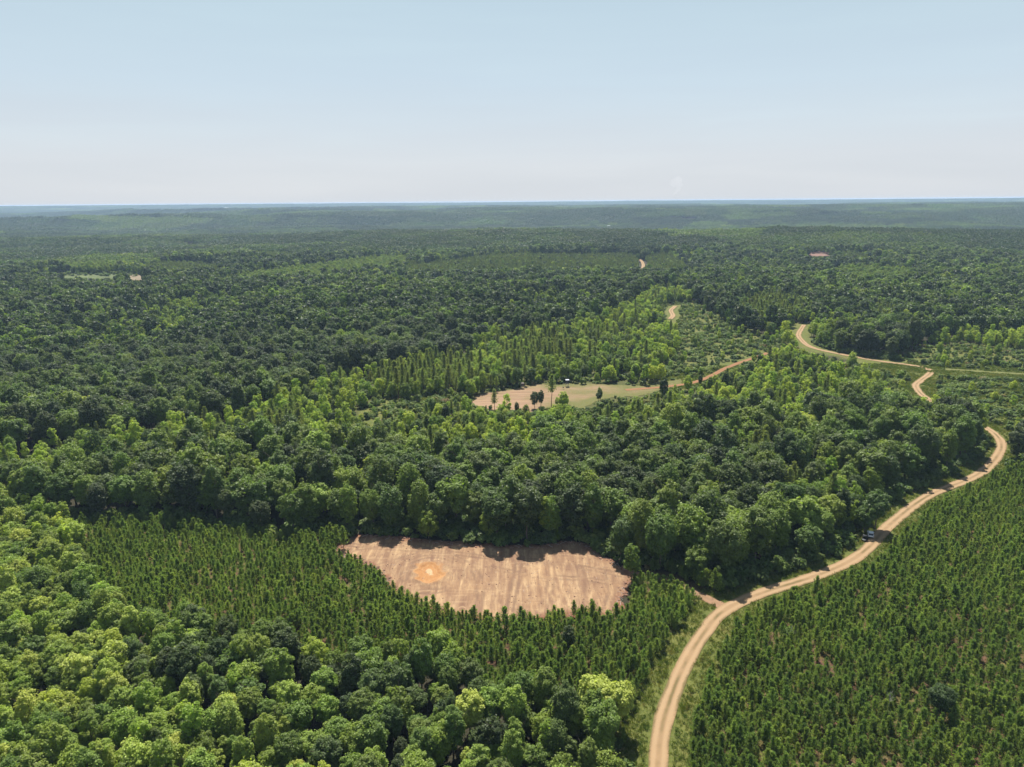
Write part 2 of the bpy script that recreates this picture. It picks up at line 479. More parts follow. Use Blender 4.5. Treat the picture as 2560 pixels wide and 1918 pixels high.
def crown_shrub(Rr, H, n=14, per=45, size=0.26):
    k = np.repeat(np.arange(n), per)
    an = rng.uniform(0, 6.28, n); rr = Rr * np.sqrt(rng.uniform(0, 1, n)) * 0.8
    Cc = np.stack([np.cos(an) * rr, np.sin(an) * rr, H * rng.uniform(0.25, 0.78, n) * (1 - 0.4 * rr / Rr)], 1)
    rc = Rr * rng.uniform(0.22, 0.42, n)
    dd = unit(rng.normal(size=(n * per, 3)) + np.array([0, 0, 0.5]))
    P = Cc[k] + dd * (rc[k] * rng.uniform(0.5, 1.1, n * per))[:, None]
    P[:, 2] = np.maximum(P[:, 2], 0.03)
    return leaf_faces(P, dd, size, 0.6, flat=0.8)


# ------------------------------------------------------------------ one of each kind of tree (crown mesh, trunk mesh)
KINDS = {}


def kind(name, crowns, trunks, mc, mt):
    L = []
    for c, t in zip(crowns, trunks):
        cm = mesh_from(name + '_crown', c[0], c[1], [mc], {'leaf': c[2]})
        tm = mesh_from(name + '_trunk', t[0], t[1], [mt], smooth=True)
        V, Fq, A = join([c, (t[0], t[1])])
        both = mesh_from(name, V, Fq, [mc, mt], {'leaf': A}, np.r_[np.zeros(len(c[1])), np.ones(len(t[1]))])
        L.append((cm, tm, both))
    KINDS[name] = L


bl = []; bt = []
#        R   z0   z1  clumps per size  rag widest  clump radius
for sh, a in zip((500, 900, 0, 1200, 1600, 0, 2000, 600), ((4.6, 3.2, 15.5, 52, 150, 0.245, 0.34, 0.58, (0.2, 0.36)), (4.2, 2.2, 16.5, 64, 125, 0.23, 0.26, 0.60, (0.18, 0.32)), (5.0, 4.0, 14.5, 46, 165, 0.255, 0.40, 0.52, (0.2, 0.36)),
          (3.5, 2.6, 17.0, 60, 125, 0.22, 0.30, 0.50, (0.2, 0.34)), (4.3, 3.0, 15.0, 170, 52, 0.19, 0.20, 0.55, (0.11, 0.20)), (4.0, 1.6, 14.0, 42, 160, 0.25, 0.40, 0.50, (0.18, 0.36)),
          (3.8, 2.0, 15.8, 190, 46, 0.185, 0.24, 0.42, (0.10, 0.19)), (4.8, 2.5, 14.2, 100, 80, 0.22, 0.45, 0.55, (0.12, 0.28)))):
    bl.append(crown_round(*a[:3], nclump=a[3], per=a[4], size=a[5], rag=a[6], widest=a[7], rcl=a[8], shell=sh))
    bt.append(trunk_geo(a[2], 0.24))
kind('broadleaf_tree', bl, bt, M_broad, M_bark)
bl = []; bt = []
for a in ((3.0, 2.0, 15.5, 74, 62, 0.22, 0.28, 0.36), (3.4, 1.5, 14.0, 74, 66, 0.23, 0.34, 0.40), (2.7, 3.0, 16.5, 66, 60, 0.21, 0.30, 0.42), (3.7, 1.2, 13.0, 80, 66, 0.24, 0.30, 0.44)):
    bl.append(crown_round(*a[:3], nclump=a[3], per=a[4], size=a[5], rag=a[6], widest=a[7], core=60, rcl=(0.2, 0.36)))
    bt.append(trunk_geo(a[2], 0.15, 0.95, 6, 0.2, 0.12))
kind('poplar_tree', bl, bt, M_poplar, M_bark)
bl = []; bt = []
for a in ((18, 3.1, 7.0), (17, 3.4, 5.0), (19, 2.8, 9.0)):
    bl.append(crown_pine(a[0], a[1], a[2], 16, 6, 6, 7, 0.5, 0.35, 0.7, 0.13, 0.45)); bt.append(trunk_geo(a[0], 0.2, 0.97, 10, 0.5, 0.09))
kind('tall_pine', bl, bt, M_tpine, M_pinebark)
bl = []; bt = []
for a in ((4.3, 1.35, 0.5), (4.8, 1.25, 0.6), (3.8, 1.45, 0.35), (4.5, 1.15, 0.5), (4.1, 1.55, 0.4), (4.6, 1.45, 0.9)):
    bl.append(crown_pine(a[0], a[1], a[2], 13, 5, 4, 5, 0.34, 0.75, 1.1, 0.055, 0.5)); bt.append(trunk_geo(a[0], 0.05, 0.96, 0))
kind('young_pine', bl, bt, M_ypine, M_pinebark)
bl = []; bt = []
for a in ((1.7, 2.6), (1.4, 3.4), (2.1, 2.2), (1.2, 2.0)):
    bl.append(crown_shrub(*a)); bt.append(trunk_geo(a[1], 0.04, 0.7, 4, 0.1, 0.3))
kind('shrub', bl, bt, M_shrub, M_bark)


def light_crown(Rr, z0, z1, n, size):
    return crown_round(Rr, z0, z1, nclump=14, per=max(4, n // 14), size=size, rag=0.3, core=max(6, n // 8), rcl=(0.3, 0.45), flat=0.4, shell=n // 7)


MID = {}
MID['broadleaf_tree'] = [mesh_from('broadleaf_tree', *(lambda c: (c[0], c[1], [M_broad], {'leaf': c[2]}))(light_crown(r, 2.5, z, 700, 0.62))) for r, z in ((4.6, 15.5), (4.2, 16.5), (5.0, 14.5), (3.9, 17))]


def tile(size, sp, n, ls, r=(3.6, 5.4)):
    parts = []
    m = int(size / sp)
    for i in range(m):
        for j in range(m):
            x = (i + 0.5 + rng.uniform(-.42, .42)) * sp - size / 2; y = (j + 0.5 + rng.uniform(-.42, .42)) * sp - size / 2
            c = crown_round(rng.uniform(*r), 3, rng.uniform(12.5, 18), nclump=9, per=max(2, n // 9), size=ls, rag=0.3, core=4, rcl=(0.35, 0.5), flat=0.25)
            lv = np.clip(rng.normal(0.30, 0.19), 0, 1) * 0.75 + 0.20 * c[2]
            parts.append((c[0] + np.array([x, y, 0]), c[1], lv))
    V, Fq, A = join(parts)
    return mesh_from('forest_patch', V, Fq, [M_broad], {'leaf': A})


TILE_A = [tile(48, 7.0, 130, 0.95) for _ in range(4)]
TILE_B = [tile(126, 9.0, 42, 1.7, (4.4, 6.6)) for _ in range(3)]

# ------------------------------------------------------------------ the land
def build_ground():
    rr = 45 * 1.0155 ** np.arange(392); rr = rr[rr < 12600]
    na = 460
    th = np.linspace(R(-58), R(58), na)
    X = rr[:, None] * np.sin(th); Y = rr[:, None] * np.cos(th)
    x = X.ravel(); y = Y.ravel()
    z = terrain(x, y)
    d = np.hypot(x, y)
    nr = len(rr)
    i = np.arange(nr - 1)[:, None] * na + np.arange(na - 1)
    Fq = np.stack([i, i + 1, i + na + 1, i + na], -1).reshape(-1, 4)
    soil = np.zeros(len(x)); grass = np.zeros(len(x))
    for p in (PINE_R, PINE_L, PINE_S): soil[inside(x, y, p)] = 1
    for p in GAP: grass[inside(x, y, p)] = 1
    grass[inside(x, y, YOUNG)] = np.maximum(grass[inside(x, y, YOUNG)], 0.55)
    near = d < 900
    dr = np.full(len(x), 1e3); dr[near] = np.minimum(np.minimum(dist_line(x[near], y[near], ROAD), dist_line(x[near], y[near], BRANCH)), dist_line(x[near], y[near], PATH2))
    grass = np.maximum(grass, 1 - sstep(7, 14, dr)); soil = soil * sstep(5, 11, dr)
    for p in (FIELD4,): grass[inside(x, y, p)] = 1
    me = mesh_from('ground', np.stack([x, y, z], 1), Fq, [], {'soil': soil, 'grassy': grass, 'far': sstep(8500, 10500, d)}, smooth=True)
    m, nt, out = mat('land')
    p = geo_pos(nt)
    n1 = noise(nt, p, 0.11, 5, 0.6); n2 = noise(nt, p, 1.4, 4, 0.65); n3 = noise(nt, p, 0.018, 5, 0.6)
    floor = ramp(nt, n2, [(0.3, (0.020, 0.022, 0.012)), (0.7, (0.045, 0.038, 0.024))])
    red = ramp(nt, n2, [(0.25, (0.045, 0.034, 0.020)), (0.5, (0.085, 0.048, 0.030)), (0.75, (0.155, 0.078, 0.046))])
    gs = ramp(nt, n1, [(0.28, (0.075, 0.115, 0.032)), (0.5, (0.130, 0.160, 0.050)), (0.68, (0.200, 0.180, 0.080)), (0.85, (0.230, 0.165, 0.105))])
    gs = mixc(nt, 1.0, gs, (0.64, 0.56, 0.36), 'MULTIPLY')
    gs = mixc(nt, 0.55, gs, ramp(nt, n2, [(0.3, (0.045, 0.07, 0.016)), (0.7, (0.15, 0.15, 0.045))]))
    fc = ramp(nt, n3, [(0.3, (0.030, 0.055, 0.024)), (0.7, (0.055, 0.088, 0.032))])
    def A(nm):
        return N(nt, 'ShaderNodeAttribute', attribute_type='GEOMETRY', attribute_name=nm).outputs['Fac']
    red = mixc(nt, math_(nt, 'MULTIPLY', ramp(nt, n1, [(0.42, (0, 0, 0)), (0.6, (1, 1, 1))]), 0.6), red, gs)
    c = mixc(nt, A('soil'), floor, red)
    c = mixc(nt, A('grassy'), c, gs)
    c = mixc(nt, A('far'), c, fc)
    finish(nt, out, c, 0.95, 0.1, n2, 0.6, 0.15)
    me.materials.append(m)
    tag(link('ground', me), kind='structure', label='rolling wooded land reaching to the horizon')


build_ground()


def sheet(name, poly, m, step=0.8, off=0.05, rough=0.04, label=None, edge=0.8, attrs=None, relief=None):
    mn = poly.min(0) - 2; mx = poly.max(0) + 2
    nx = int((mx[0] - mn[0]) / step) + 1; ny = int((mx[1] - mn[1]) / step) + 1
    X, Y = np.meshgrid(mn[0] + np.arange(nx) * step, mn[1] + np.arange(ny) * step)
    cx = (X[:-1, :-1] + step / 2).ravel(); cy = (Y[:-1, :-1] + step / 2).ravel()
    wx = cx + edge * 1.6 * fbm(cx / 4, cy / 4, 31, 3); wy = cy + edge * 1.6 * fbm(cx / 4, cy / 4, 57, 3)
    ok = inside(wx, wy, poly)
    i = (np.arange(ny - 1)[:, None] * nx + np.arange(nx - 1)).ravel()[ok]
    Fq = np.stack([i, i + 1, i + nx + 1, i + nx], 1)
    us, inv = np.unique(Fq, return_inverse=True); Fq = inv.reshape(Fq.shape)
    x = X.ravel()[us]; y = Y.ravel()[us]
    z = terrain(x, y) + off + rough * (1 + fbm(x / 2.2, y / 5, 77, 3))
    if relief is not None: z = z + relief(x, y)
    at = {k: f(x, y) for k, f in (attrs or {}).items()}
    me = mesh_from(name, np.stack([x, y, z], 1), Fq, [m], at, smooth=True)
    return tag(link(name, me), label, kind='structure')


# bare graded clearing
PIT = ground_at([(1075, 1434)])[0]
PITX = ground_at([(1122, 1434), (1075, 1404), (1075, 1462)])
pit_rx = np.linalg.norm(PITX[0] - PIT); pit_ry = 0.5 * np.linalg.norm(PITX[1] - PITX[2])


def pit_val(x, y):
    an = np.arctan2(y - PIT[1], x - PIT[0])
    r = np.hypot((x - PIT[0]) / pit_rx, (y - PIT[1]) / pit_ry)
    return r + 0.30 * fbm(x / 2.2, y / 2.2, 91, 3) + 0.10 * np.sin(an * 2 + 1)


def make_bare():
    m, nt, out = mat('graded_soil')
    p = geo_pos(nt); ps = geo_pos(nt, (0.55, 0.07, 1), R(-14)); pt = geo_pos(nt, (2.2, 0.16, 1), R(-14)); ph = geo_pos(nt, (0.05, 0.5, 1), R(9))
    n1 = noise(nt, ps, 1.0, 5, 0.6, 0.4); n2 = noise(nt, pt, 1.0, 4, 0.6, 0.3); n3 = noise(nt, p, 0.07, 5, 0.6); n4 = noise(nt, p, 2.2, 4, 0.7); n5 = noise(nt, ph, 1.0, 4, 0.6, 0.6)
    c = ramp(nt, n1, [(0.32, (0.225, 0.128, 0.094)), (0.46, (0.355, 0.222, 0.152)), (0.58, (0.50, 0.345, 0.222)), (0.70, (0.66, 0.48, 0.31))])
    c2 = ramp(nt, n3, [(0.35, (0.28, 0.175, 0.135)), (0.52, (0.44, 0.30, 0.20)), (0.7, (0.55, 0.36, 0.215))])
    c = mixc(nt, 0.30, c, c2)
    c = mixc(nt, ramp(nt, n2, [(0.33, (0.75, 0.75, 0.75)), (0.45, (0, 0, 0))]), c, (0.245, 0.15, 0.115))
    c = mixc(nt, ramp(nt, n5, [(0.60, (0, 0, 0)), (0.70, (0.6, 0.6, 0.6))]), c, (0.60, 0.43, 0.28))
    c = mixc(nt, ramp(nt, n4, [(0.26, (0.8, 0.8, 0.8)), (0.36, (0, 0, 0))]), c, (0.14, 0.085, 0.06))
    ty = N(nt, 'ShaderNodeAttribute', attribute_type='GEOMETRY', attribute_name='tyre').outputs['Fac']
    c = mixc(nt, math_(nt, 'MULTIPLY', ty, 0.85), c, (0.235, 0.15, 0.115))
    n6 = noise(nt, p, 0.45, 5, 0.7, 0.5)
    c = mixc(nt, ramp(nt, n6, [(0.30, (0.65, 0.65, 0.65)), (0.48, (0, 0, 0))]), c, (0.27, 0.165, 0.125))
    c = mixc(nt, ramp(nt, n6, [(0.58, (0, 0, 0)), (0.72, (0.6, 0.6, 0.6))]), c, (0.66, 0.48, 0.31))
    pv = N(nt, 'ShaderNodeAttribute', attribute_type='GEOMETRY', attribute_name='pit').outputs['Fac']
    oc = ramp(nt, n4, [(0.3, (0.46, 0.205, 0.075)), (0.7, (0.62, 0.33, 0.14))])
    oc = mixc(nt, ramp(nt, math_(nt, 'FRACT', math_(nt, 'MULTIPLY', pv, 3.2)), [(0.35, (0, 0, 0)), (0.55, (0.55, 0.55, 0.55)), (0.75, (0, 0, 0))]), oc, (0.66, 0.42, 0.23))
    oc = mixc(nt, ramp(nt, pv, [(0.10, (0.85, 0.85, 0.85)), (0.19, (0, 0, 0))]), oc, (0.74, 0.58, 0.40))
    c = mixc(nt, ramp(nt, math_(nt, 'ADD', pv, math_(nt, 'MULTIPLY', math_(nt, 'SUBTRACT', n4, 0.5), 0.35)), [(0.78, (0.72, 0.72, 0.72)), (0.94, (0, 0, 0))]), c, oc)
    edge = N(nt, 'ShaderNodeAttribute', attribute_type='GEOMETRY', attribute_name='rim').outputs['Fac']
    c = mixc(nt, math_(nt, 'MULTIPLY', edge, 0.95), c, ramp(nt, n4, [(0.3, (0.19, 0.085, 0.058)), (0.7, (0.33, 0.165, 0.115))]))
    c = mixc(nt, 1.0, c, (0.57, 0.545, 0.47), 'MULTIPLY')
    finish(nt, out, c, 0.95, 0.1, n4, 0.5, 0.12)
    return m


M_bare = make_bare()
Cloop = np.vstack([CLEAR1, CLEAR1[:1]])
Cfront = catmull(ground_at([(1572, 1530), (1530, 1545), (1466, 1536), (1375, 1548), (1251, 1560), (1182, 1548), (1100, 1536), (1060, 1524), (1015, 1498), (970, 1476)]), 4)
_TY = [catmull(ground_at(p), 6) for p in ([(870, 1362), (960, 1372), (1080, 1378), (1200, 1392), (1330, 1402), (1450, 1418), (1560, 1440)], [(1010, 1450), (1020, 1410), (1075, 1392), (1140, 1405), (1150, 1440), (1110, 1475), (1050, 1480)],
    [(900, 1372), (990, 1362), (1100, 1382), (1180, 1420), (1200, 1480), (1190, 1540)], [(1300, 1395), (1290, 1450), (1270, 1545)], [(1380, 1405), (1375, 1470), (1350, 1545)], [(1450, 1420), (1455, 1480), (1440, 1535)],
    [(1520, 1430), (1530, 1480), (1510, 1540)], [(1230, 1420), (1330, 1440), (1470, 1450), (1575, 1470)], [(930, 1420), (1000, 1400), (1060, 1380)])]


def tyre(x, y):
    r = np.zeros(len(x))
    for L in _TY:
        q = dist_line(x, y, L); r = np.maximum(r, 1 - sstep(0.25, 0.65, np.abs(q - 0.95)))
    return r * np.clip(0.5 + 0.9 * fbm(x / 6, y / 6, 66, 2), 0, 1)


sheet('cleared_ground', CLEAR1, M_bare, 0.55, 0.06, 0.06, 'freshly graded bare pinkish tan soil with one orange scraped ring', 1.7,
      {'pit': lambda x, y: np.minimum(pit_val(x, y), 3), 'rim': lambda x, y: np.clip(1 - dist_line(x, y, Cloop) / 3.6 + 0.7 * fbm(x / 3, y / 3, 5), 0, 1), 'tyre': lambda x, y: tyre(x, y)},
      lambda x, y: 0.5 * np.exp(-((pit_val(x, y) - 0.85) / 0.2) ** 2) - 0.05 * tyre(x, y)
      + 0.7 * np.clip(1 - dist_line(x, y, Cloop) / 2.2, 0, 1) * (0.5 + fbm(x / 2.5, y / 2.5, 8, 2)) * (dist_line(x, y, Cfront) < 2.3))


def make_soft():
    m, nt, out = mat('mown_soil')
    p = geo_pos(nt); ph = geo_pos(nt, (0.05, 0.7, 1), R(6))
    n1 = noise(nt, ph, 1, 4, 0.6, 0.4); n3 = noise(nt, p, 0.05, 5, 0.62); n4 = noise(nt, p, 1.3, 4, 0.7)
    c = ramp(nt, n1, [(0.3, (0.27, 0.165, 0.115)), (0.55, (0.37, 0.245, 0.165)), (0.75, (0.45, 0.31, 0.21))])
    g = ramp(nt, n4, [(0.3, (0.115, 0.135, 0.042)), (0.7, (0.23, 0.205, 0.085))])
    gv = N(nt, 'ShaderNodeAttribute', attribute_type='GEOMETRY', attribute_name='grassy').outputs['Fac']
    f = math_(nt, 'ADD', gv, math_(nt, 'MULTIPLY', math_(nt, 'SUBTRACT', n3, 0.5), 2.4), True)
    c = mixc(nt, f, c, g)
    c = mixc(nt, 1.0, c, (0.62, 0.62, 0.56), 'MULTIPLY')
    finish(nt, out, c, 0.95, 0.1, n4, 0.5, 0.12)
    return m


M_soft = make_soft()
C2loop = np.vstack([CLEAR2, CLEAR2[:1]])
BL = ground_at([(1300, 1000), (1420, 1000)])
sheet('food_plot', CLEAR2, M_soft, 0.9, 0.07, 0.05, 'long tan dirt opening in the young woods', 1.4,
      {'grassy': lambda x, y: 0.75 * np.clip(1 - dist_line(x, y, C2loop) / 9, 0, 1) * sstep(BL[0, 0] - 8, BL[1, 0], x) + 0.58 * sstep(BL[0, 0], BL[1, 0] + 10, x)})
M_pink = simple_mat('far_bare_soil', (0.165, 0.10, 0.078), 0.95, 0.1, 0.2, 0.05)
M_tan = simple_mat('far_dry_soil', (0.165, 0.13, 0.085), 0.95, 0.1, 0.2, 0.05)
M_field = simple_mat('field_grass', (0.080, 0.098, 0.038), 0.95, 0.1, 0.3, 0.04)
sheet('far_cleared_ground', CLEAR3, M_pink, 3, 0.3, 0.1, 'small distant patch of bare pinkish soil', 3)
sheet('field', FIELD4, M_field, 3, 0.3, 0.1, 'distant yellowish grass field among dark woods', 22)
sheet('far_dry_ground', FIELD5, M_tan, 3, 0.7, 0.1, 'small distant dry tan patch of soil', 2)


def strip(name, L, width, m, off=0.08, label=None, var=0.24, cross=11, seg=1.2):
    L = np.asarray(L); ds = np.r_[0, np.cumsum(np.linalg.norm(np.diff(L, axis=0), axis=1))]
    n = max(4, int(ds[-1] / seg)); s = np.linspace(0, ds[-1], n)
    x = np.interp(s, ds, L[:, 0]); y = np.interp(s, ds, L[:, 1])
    k = np.ones(7) / 7
    if n > 20:
        xp = np.pad(x, 3, mode='edge'); yp = np.pad(y, 3, mode='edge')
        x = np.convolve(xp, k, 'valid'); y = np.convolve(yp, k, 'valid')
    tx = np.gradient(x); ty = np.gradient(y); l = np.hypot(tx, ty); nx = -ty / l; ny = tx / l
    u = np.linspace(-1, 1, cross)
    w = width / 2 * (1 + var * fbm(s / 9, s * 0 + 3.3, 41, 3)); w2 = width / 2 * (1 + var * fbm(s / 9, s * 0 + 9.3, 43, 3))
    U = np.where(u[None] > 0, u[None] * w[:, None], u[None] * w2[:, None])
    X = x[:, None] + nx[:, None] * U; Y = y[:, None] + ny[:, None] * U
    Z = terrain(X, Y) + off + 0.04 * (1 - u[None] ** 2)
    i = (np.arange(n - 1)[:, None] * cross + np.arange(cross - 1)).ravel()
    Fq = np.stack([i, i + cross, i + cross + 1, i + 1], 1)
    me = mesh_from(name, np.stack([X.ravel(), Y.ravel(), Z.ravel()], 1), Fq, [m], {'across': np.broadcast_to(u, X.shape).ravel(), 'along': np.broadcast_to(s[:, None], X.shape).ravel()}, smooth=True)
    return tag(link(name, me), label, kind='structure')


def road_mat(name, base, rut, mid, edge, green):
    m, nt, out = mat(name)
    def A(nm):
        return N(nt, 'ShaderNodeAttribute', attribute_type='GEOMETRY', attribute_name=nm).outputs['Fac']
    p = geo_pos(nt)
    n1 = noise(nt, p, 0.35, 5, 0.65); n2 = noise(nt, p, 3.0, 4, 0.7); n3 = noise(nt, p, 0.09, 3)
    a = math_(nt, 'ABSOLUTE', math_(nt, 'ADD', A('across'), math_(nt, 'MULTIPLY', math_(nt, 'SUBTRACT', n1, 0.5), 0.22)))
    c = ramp(nt, n1, [(0.3, base), (0.7, tuple(b * 1.18 for b in base))])
    c = mixc(nt, ramp(nt, a, [(0.22, (0, 0, 0)), (0.40, (0.6, 0.6, 0.6)), (0.60, (0.6, 0.6, 0.6)), (0.82, (0, 0, 0))]), c, rut)
    c = mixc(nt, math_(nt, 'MULTIPLY', ramp(nt, a, [(0.08, (1, 1, 1)), (0.26, (0, 0, 0))]), ramp(nt, n3, [(0.42, (0.10, 0.10, 0.10)), (0.62, (0.9, 0.9, 0.9))])), c, mid)
    c = mixc(nt, ramp(nt, math_(nt, 'ADD', a, math_(nt, 'ADD', math_(nt, 'MULTIPLY', math_(nt, 'SUBTRACT', n2, 0.5), 0.6), math_(nt, 'MULTIPLY', math_(nt, 'SUBTRACT', n3, 0.5), 0.9))), [(0.76, (0, 0, 0)), (0.98, (1, 1, 1))]), c, mixc(nt, green, edge, (0.13, 0.14, 0.05)))
    c = mixc(nt, ramp(nt, n2, [(0.25, (0.5, 0.5, 0.5)), (0.38, (0, 0, 0))]), c, tuple(b * 0.62 for b in base))
    c = mixc(nt, 1.0, c, (0.50, 0.475, 0.41), 'MULTIPLY')
    finish(nt, out, c, 0.95, 0.1, n2, 0.4, 0.08)
    return m


M_road = road_mat('dirt_road', (0.44, 0.305, 0.195), (0.60, 0.44, 0.29), (0.22, 0.18, 0.09), (0.33, 0.24, 0.14), 0.45)
M_track = road_mat('dirt_track', (0.38, 0.245, 0.17), (0.45, 0.30, 0.20), (0.30, 0.21, 0.13), (0.22, 0.16, 0.09), 0.5)
M_grasst = road_mat('grassy_track', (0.20, 0.23, 0.085), (0.27, 0.26, 0.11), (0.16, 0.20, 0.065), (0.13, 0.15, 0.05), 0.8)
M_redp = road_mat('red_path', (0.37, 0.19, 0.11), (0.46, 0.26, 0.15), (0.34, 0.20, 0.11), (0.22, 0.17, 0.08), 0.6)
strip('dirt_road', ROAD, 4.3, M_road, 0.14, 'pale sandy two rut dirt road winding through the woods')
strip('road_branch', BRANCH, 6.0, M_grasst, 0.10, 'grassy track leading off the dirt road')
strip('dirt_track', TRACK, 3.6, M_track, 0.10, 'short dirt track from the bare clearing to the road')
strip('red_path', PATH2, 4.0, M_redp, 0.18, 'reddish path leaving the tan opening')
for L, wd, mm, lb in ((FARROADS[0], 6, M_road, 'far bend of sandy road beside a pine plantation'), (FARROADS[1], 5, M_road, 'sandy road bend showing through young trees'),
                      (FARROADS[2], 9, M_pink, 'small far patch of reddish road on the ridge'), (FARROADS[3], 10, M_road, 'speck of far orange road among dark woods')):
    strip('far_road', L, wd, mm, 0.4, lb, seg=4)

# ------------------------------------------------------------------ where every plant stands
DMAX = 1500.0


def grid_pts(sp, xmin, xmax, ymin, ymax, jit=0.42):
    X, Y = np.meshgrid(np.arange(xmin, xmax, sp), np.arange(ymin, ymax, sp))
    X = X + sp * 0.5 * (np.arange(X.shape[0]) % 2)[:, None]
    x = X.ravel() + rng.uniform(-jit, jit, X.size) * sp; y = Y.ravel() + rng.uniform(-jit, jit, X.size) * sp
    return x, y


def in_view(x, y, h, margin=260):
    z = terrain(x, y)
    u, v, dep = project(x, y, z + h)
    u2, v2, d2 = project(x, y, z)
    return (dep > 20) & (u > -margin) & (u < W0 + margin) & (v < H0 + margin * 0.8)


def open_ground(x, y, verge=8.5):
    """True where nothing tall may stand: roads and their verges, clearings"""
    n = np.hypot(x, y) < 900
    o = np.zeros(len(x), bool)
    xn, yn = x[n], y[n]
    a = (dist_line(xn, yn, ROAD) < verge) | (dist_line(xn, yn, BRANCH) < 7) | (dist_line(xn, yn, TRACK) < 3.2) | (dist_line(xn, yn, PATH2) < 4)
    a |= inside(xn, yn, CLEAR1) | inside(xn, yn, CLEAR2)
    o[n] = a
    for p in (CLEAR3, FIELD4): o |= inside(x, y, p)
    for L in FARROADS: o |= dist_line(x, y, L) < 7
    return o


def anyin(x, y, polys):
    r = np.zeros(len(x), bool)
    for p in polys: r |= inside(x, y, p)
    return r


PTS = {}   # kind -> dict of arrays


def put(k, x, y, s, tint, tilt=0.04, sz=None):
    d = dict(x=x, y=y, s=s, t=np.clip(tint, 0, 1), sz=np.ones(len(x)) if sz is None else sz, tilt=rng.normal(0, tilt, (len(x), 2)), rz=rng.uniform(0, 6.283, len(x)))
    if k in PTS:
        PTS[k] = {q: np.concatenate([PTS[k][q], d[q]]) for q in d}
    else: PTS[k] = d


# --- broadleaf: foreground wood
x, y = grid_pts(4.5, -260, 60, 80, 330)
ok = inside(x, y, FORE) & ~open_ground(x, y, 9) & in_view(x, y, 11)
x, y = x[ok], y[ok]; n = len(x)
u, v, _ = project(x, y, terrain(x, y))
lightness = 0.42 + 0.24 * sstep(900, 100, u)
put('broadleaf_tree', x, y, rng.uniform(0.43, 0.82, n), lightness + 0.25 * rng.normal(size=n) + 0.14 * fbm(x / 22, y / 22, 61), sz=rng.uniform(0.85, 1.2, n))
x, y = grid_pts(8.5, -260, 60, 80, 330)
ok = inside(x, y, FORE) & ~open_ground(x, y, 9) & in_view(x, y, 11)
x, y = x[ok], y[ok]; n = len(x)
u, v, _ = project(x, y, terrain(x, y))
ok = rng.uniform(size=n) < 0.25 + 0.6 * sstep(900, 200, u)
x, y = x[ok], y[ok]; n = len(x)
put('poplar_tree', x, y, rng.uniform(0.65, 0.95, n), 0.5 + 0.3 * rng.normal(size=n), sz=rng.uniform(0.85, 1.1, n))
# --- broadleaf: mature forest
PLoop = np.vstack([PINE_L, PINE_L[:1]])
x, y = grid_pts(7.3, -1250, 1250, 180, DMAX)
ok = in_view(x, y, 16) & ~open_ground(x, y, 9) & ~anyin(x, y, [FORE, PINE_R, PINE_L, PINE_S, YOUNG] + FARPINE + TALLPINE + LIGHTBAND)
ok &= np.hypot(x, y) < DMAX
ok &= (np.hypot(x, y) > 420) | ((dist_line(x, y, PLoop) > 2.5) & (dist_line(x, y, Cloop) > 2.5) & ~(inside(x, y, CLEAR1 + np.array([0, -6])) | inside(x, y, CLEAR1 + np.array([-5, -3]))))
x, y = x[ok], y[ok]; n = len(x); d = np.hypot(x, y)
uu, vv, _ = project(x, y, terrain(x, y) + 12)
midband = sstep(1020, 1110, vv)
tt = 0.12 + 0.26 * midband + 0.17 * rng.normal(size=n) + 0.30 * fbm(x / 120, y / 80, 71, 3)
tt = np.where(rng.uniform(size=n) < 0.06, tt + 0.35, tt)
stand = fbm(x / 170, y / 100, 144, 3); pineg = (stand < -0.36) & (d > 420) & (rng.uniform(size=n) < 0.75); popg = (stand > 0.30) & (d > 420) & (rng.uniform(size=n) < 0.8)
rest_ = ~pineg & ~popg
put('broadleaf_tree', x[rest_], y[rest_], rng.uniform(0.86, 1.40, rest_.sum()), tt[rest_], sz=rng.uniform(0.86, 1.16, rest_.sum()))
put('tall_pine', x[pineg], y[pineg], rng.uniform(0.7, 0.95, pineg.sum()), rng.uniform(0, 1, pineg.sum()))
put('poplar_tree', x[popg], y[popg], rng.uniform(0.75, 1.1, popg.sum()), 0.25 + 0.25 * rng.normal(size=popg.sum()), sz=rng.uniform(0.85, 1.1, popg.sum()))
# thin woods in the tall pine stands too
x, y = grid_pts(9.5, -700, 900, 180, 900)
ok = in_view(x, y, 16) & ~open_ground(x, y, 9) & anyin(x, y, TALLPINE) & ~inside(x, y, YOUNG)
x, y = x[ok], y[ok]; n = len(x)
put('broadleaf_tree', x, y, rng.uniform(0.7, 1.0, n), 0.28 + 0.15 * rng.normal(size=n))
# --- young growth: poplars, hardwoods, pines, shrubs
GAPn = lambda x, y: anyin(x, y, GAP)
x, y = grid_pts(4.9, -420, 620, 230, 900)
ok = in_view(x, y, 14) & inside(x, y, YOUNG) & ~open_ground(x, y, 8) & ~anyin(x, y, TALLPINE)
x, y = x[ok], y[ok]
dens = 0.62 + 0.55 * fbm(x / 45, y / 45, 83, 2)
dens = np.where(GAPn(x, y), 0.10 + 0.15 * fbm(x / 30, y / 30, 15, 2), dens)
ok = rng.uniform(size=len(x)) < dens
x, y = x[ok], y[ok]; n = len(x)
pick = rng.uniform(size=n); patch = fbm(x / 38, y / 38, 99, 2)
isp = pick < 0.62 + 0.3 * patch
ish = (~isp) & (pick < 0.88)
ist = (~isp) & (~ish)
g = GAPn(x, y)
put('poplar_tree', x[isp], y[isp], rng.uniform(0.5, 1.0, isp.sum()) * np.where(g[isp], 0.6, 1), 0.62 + 0.26 * rng.normal(size=isp.sum()) + 0.3 * patch[isp], sz=rng.uniform(0.85, 1.15, isp.sum()))
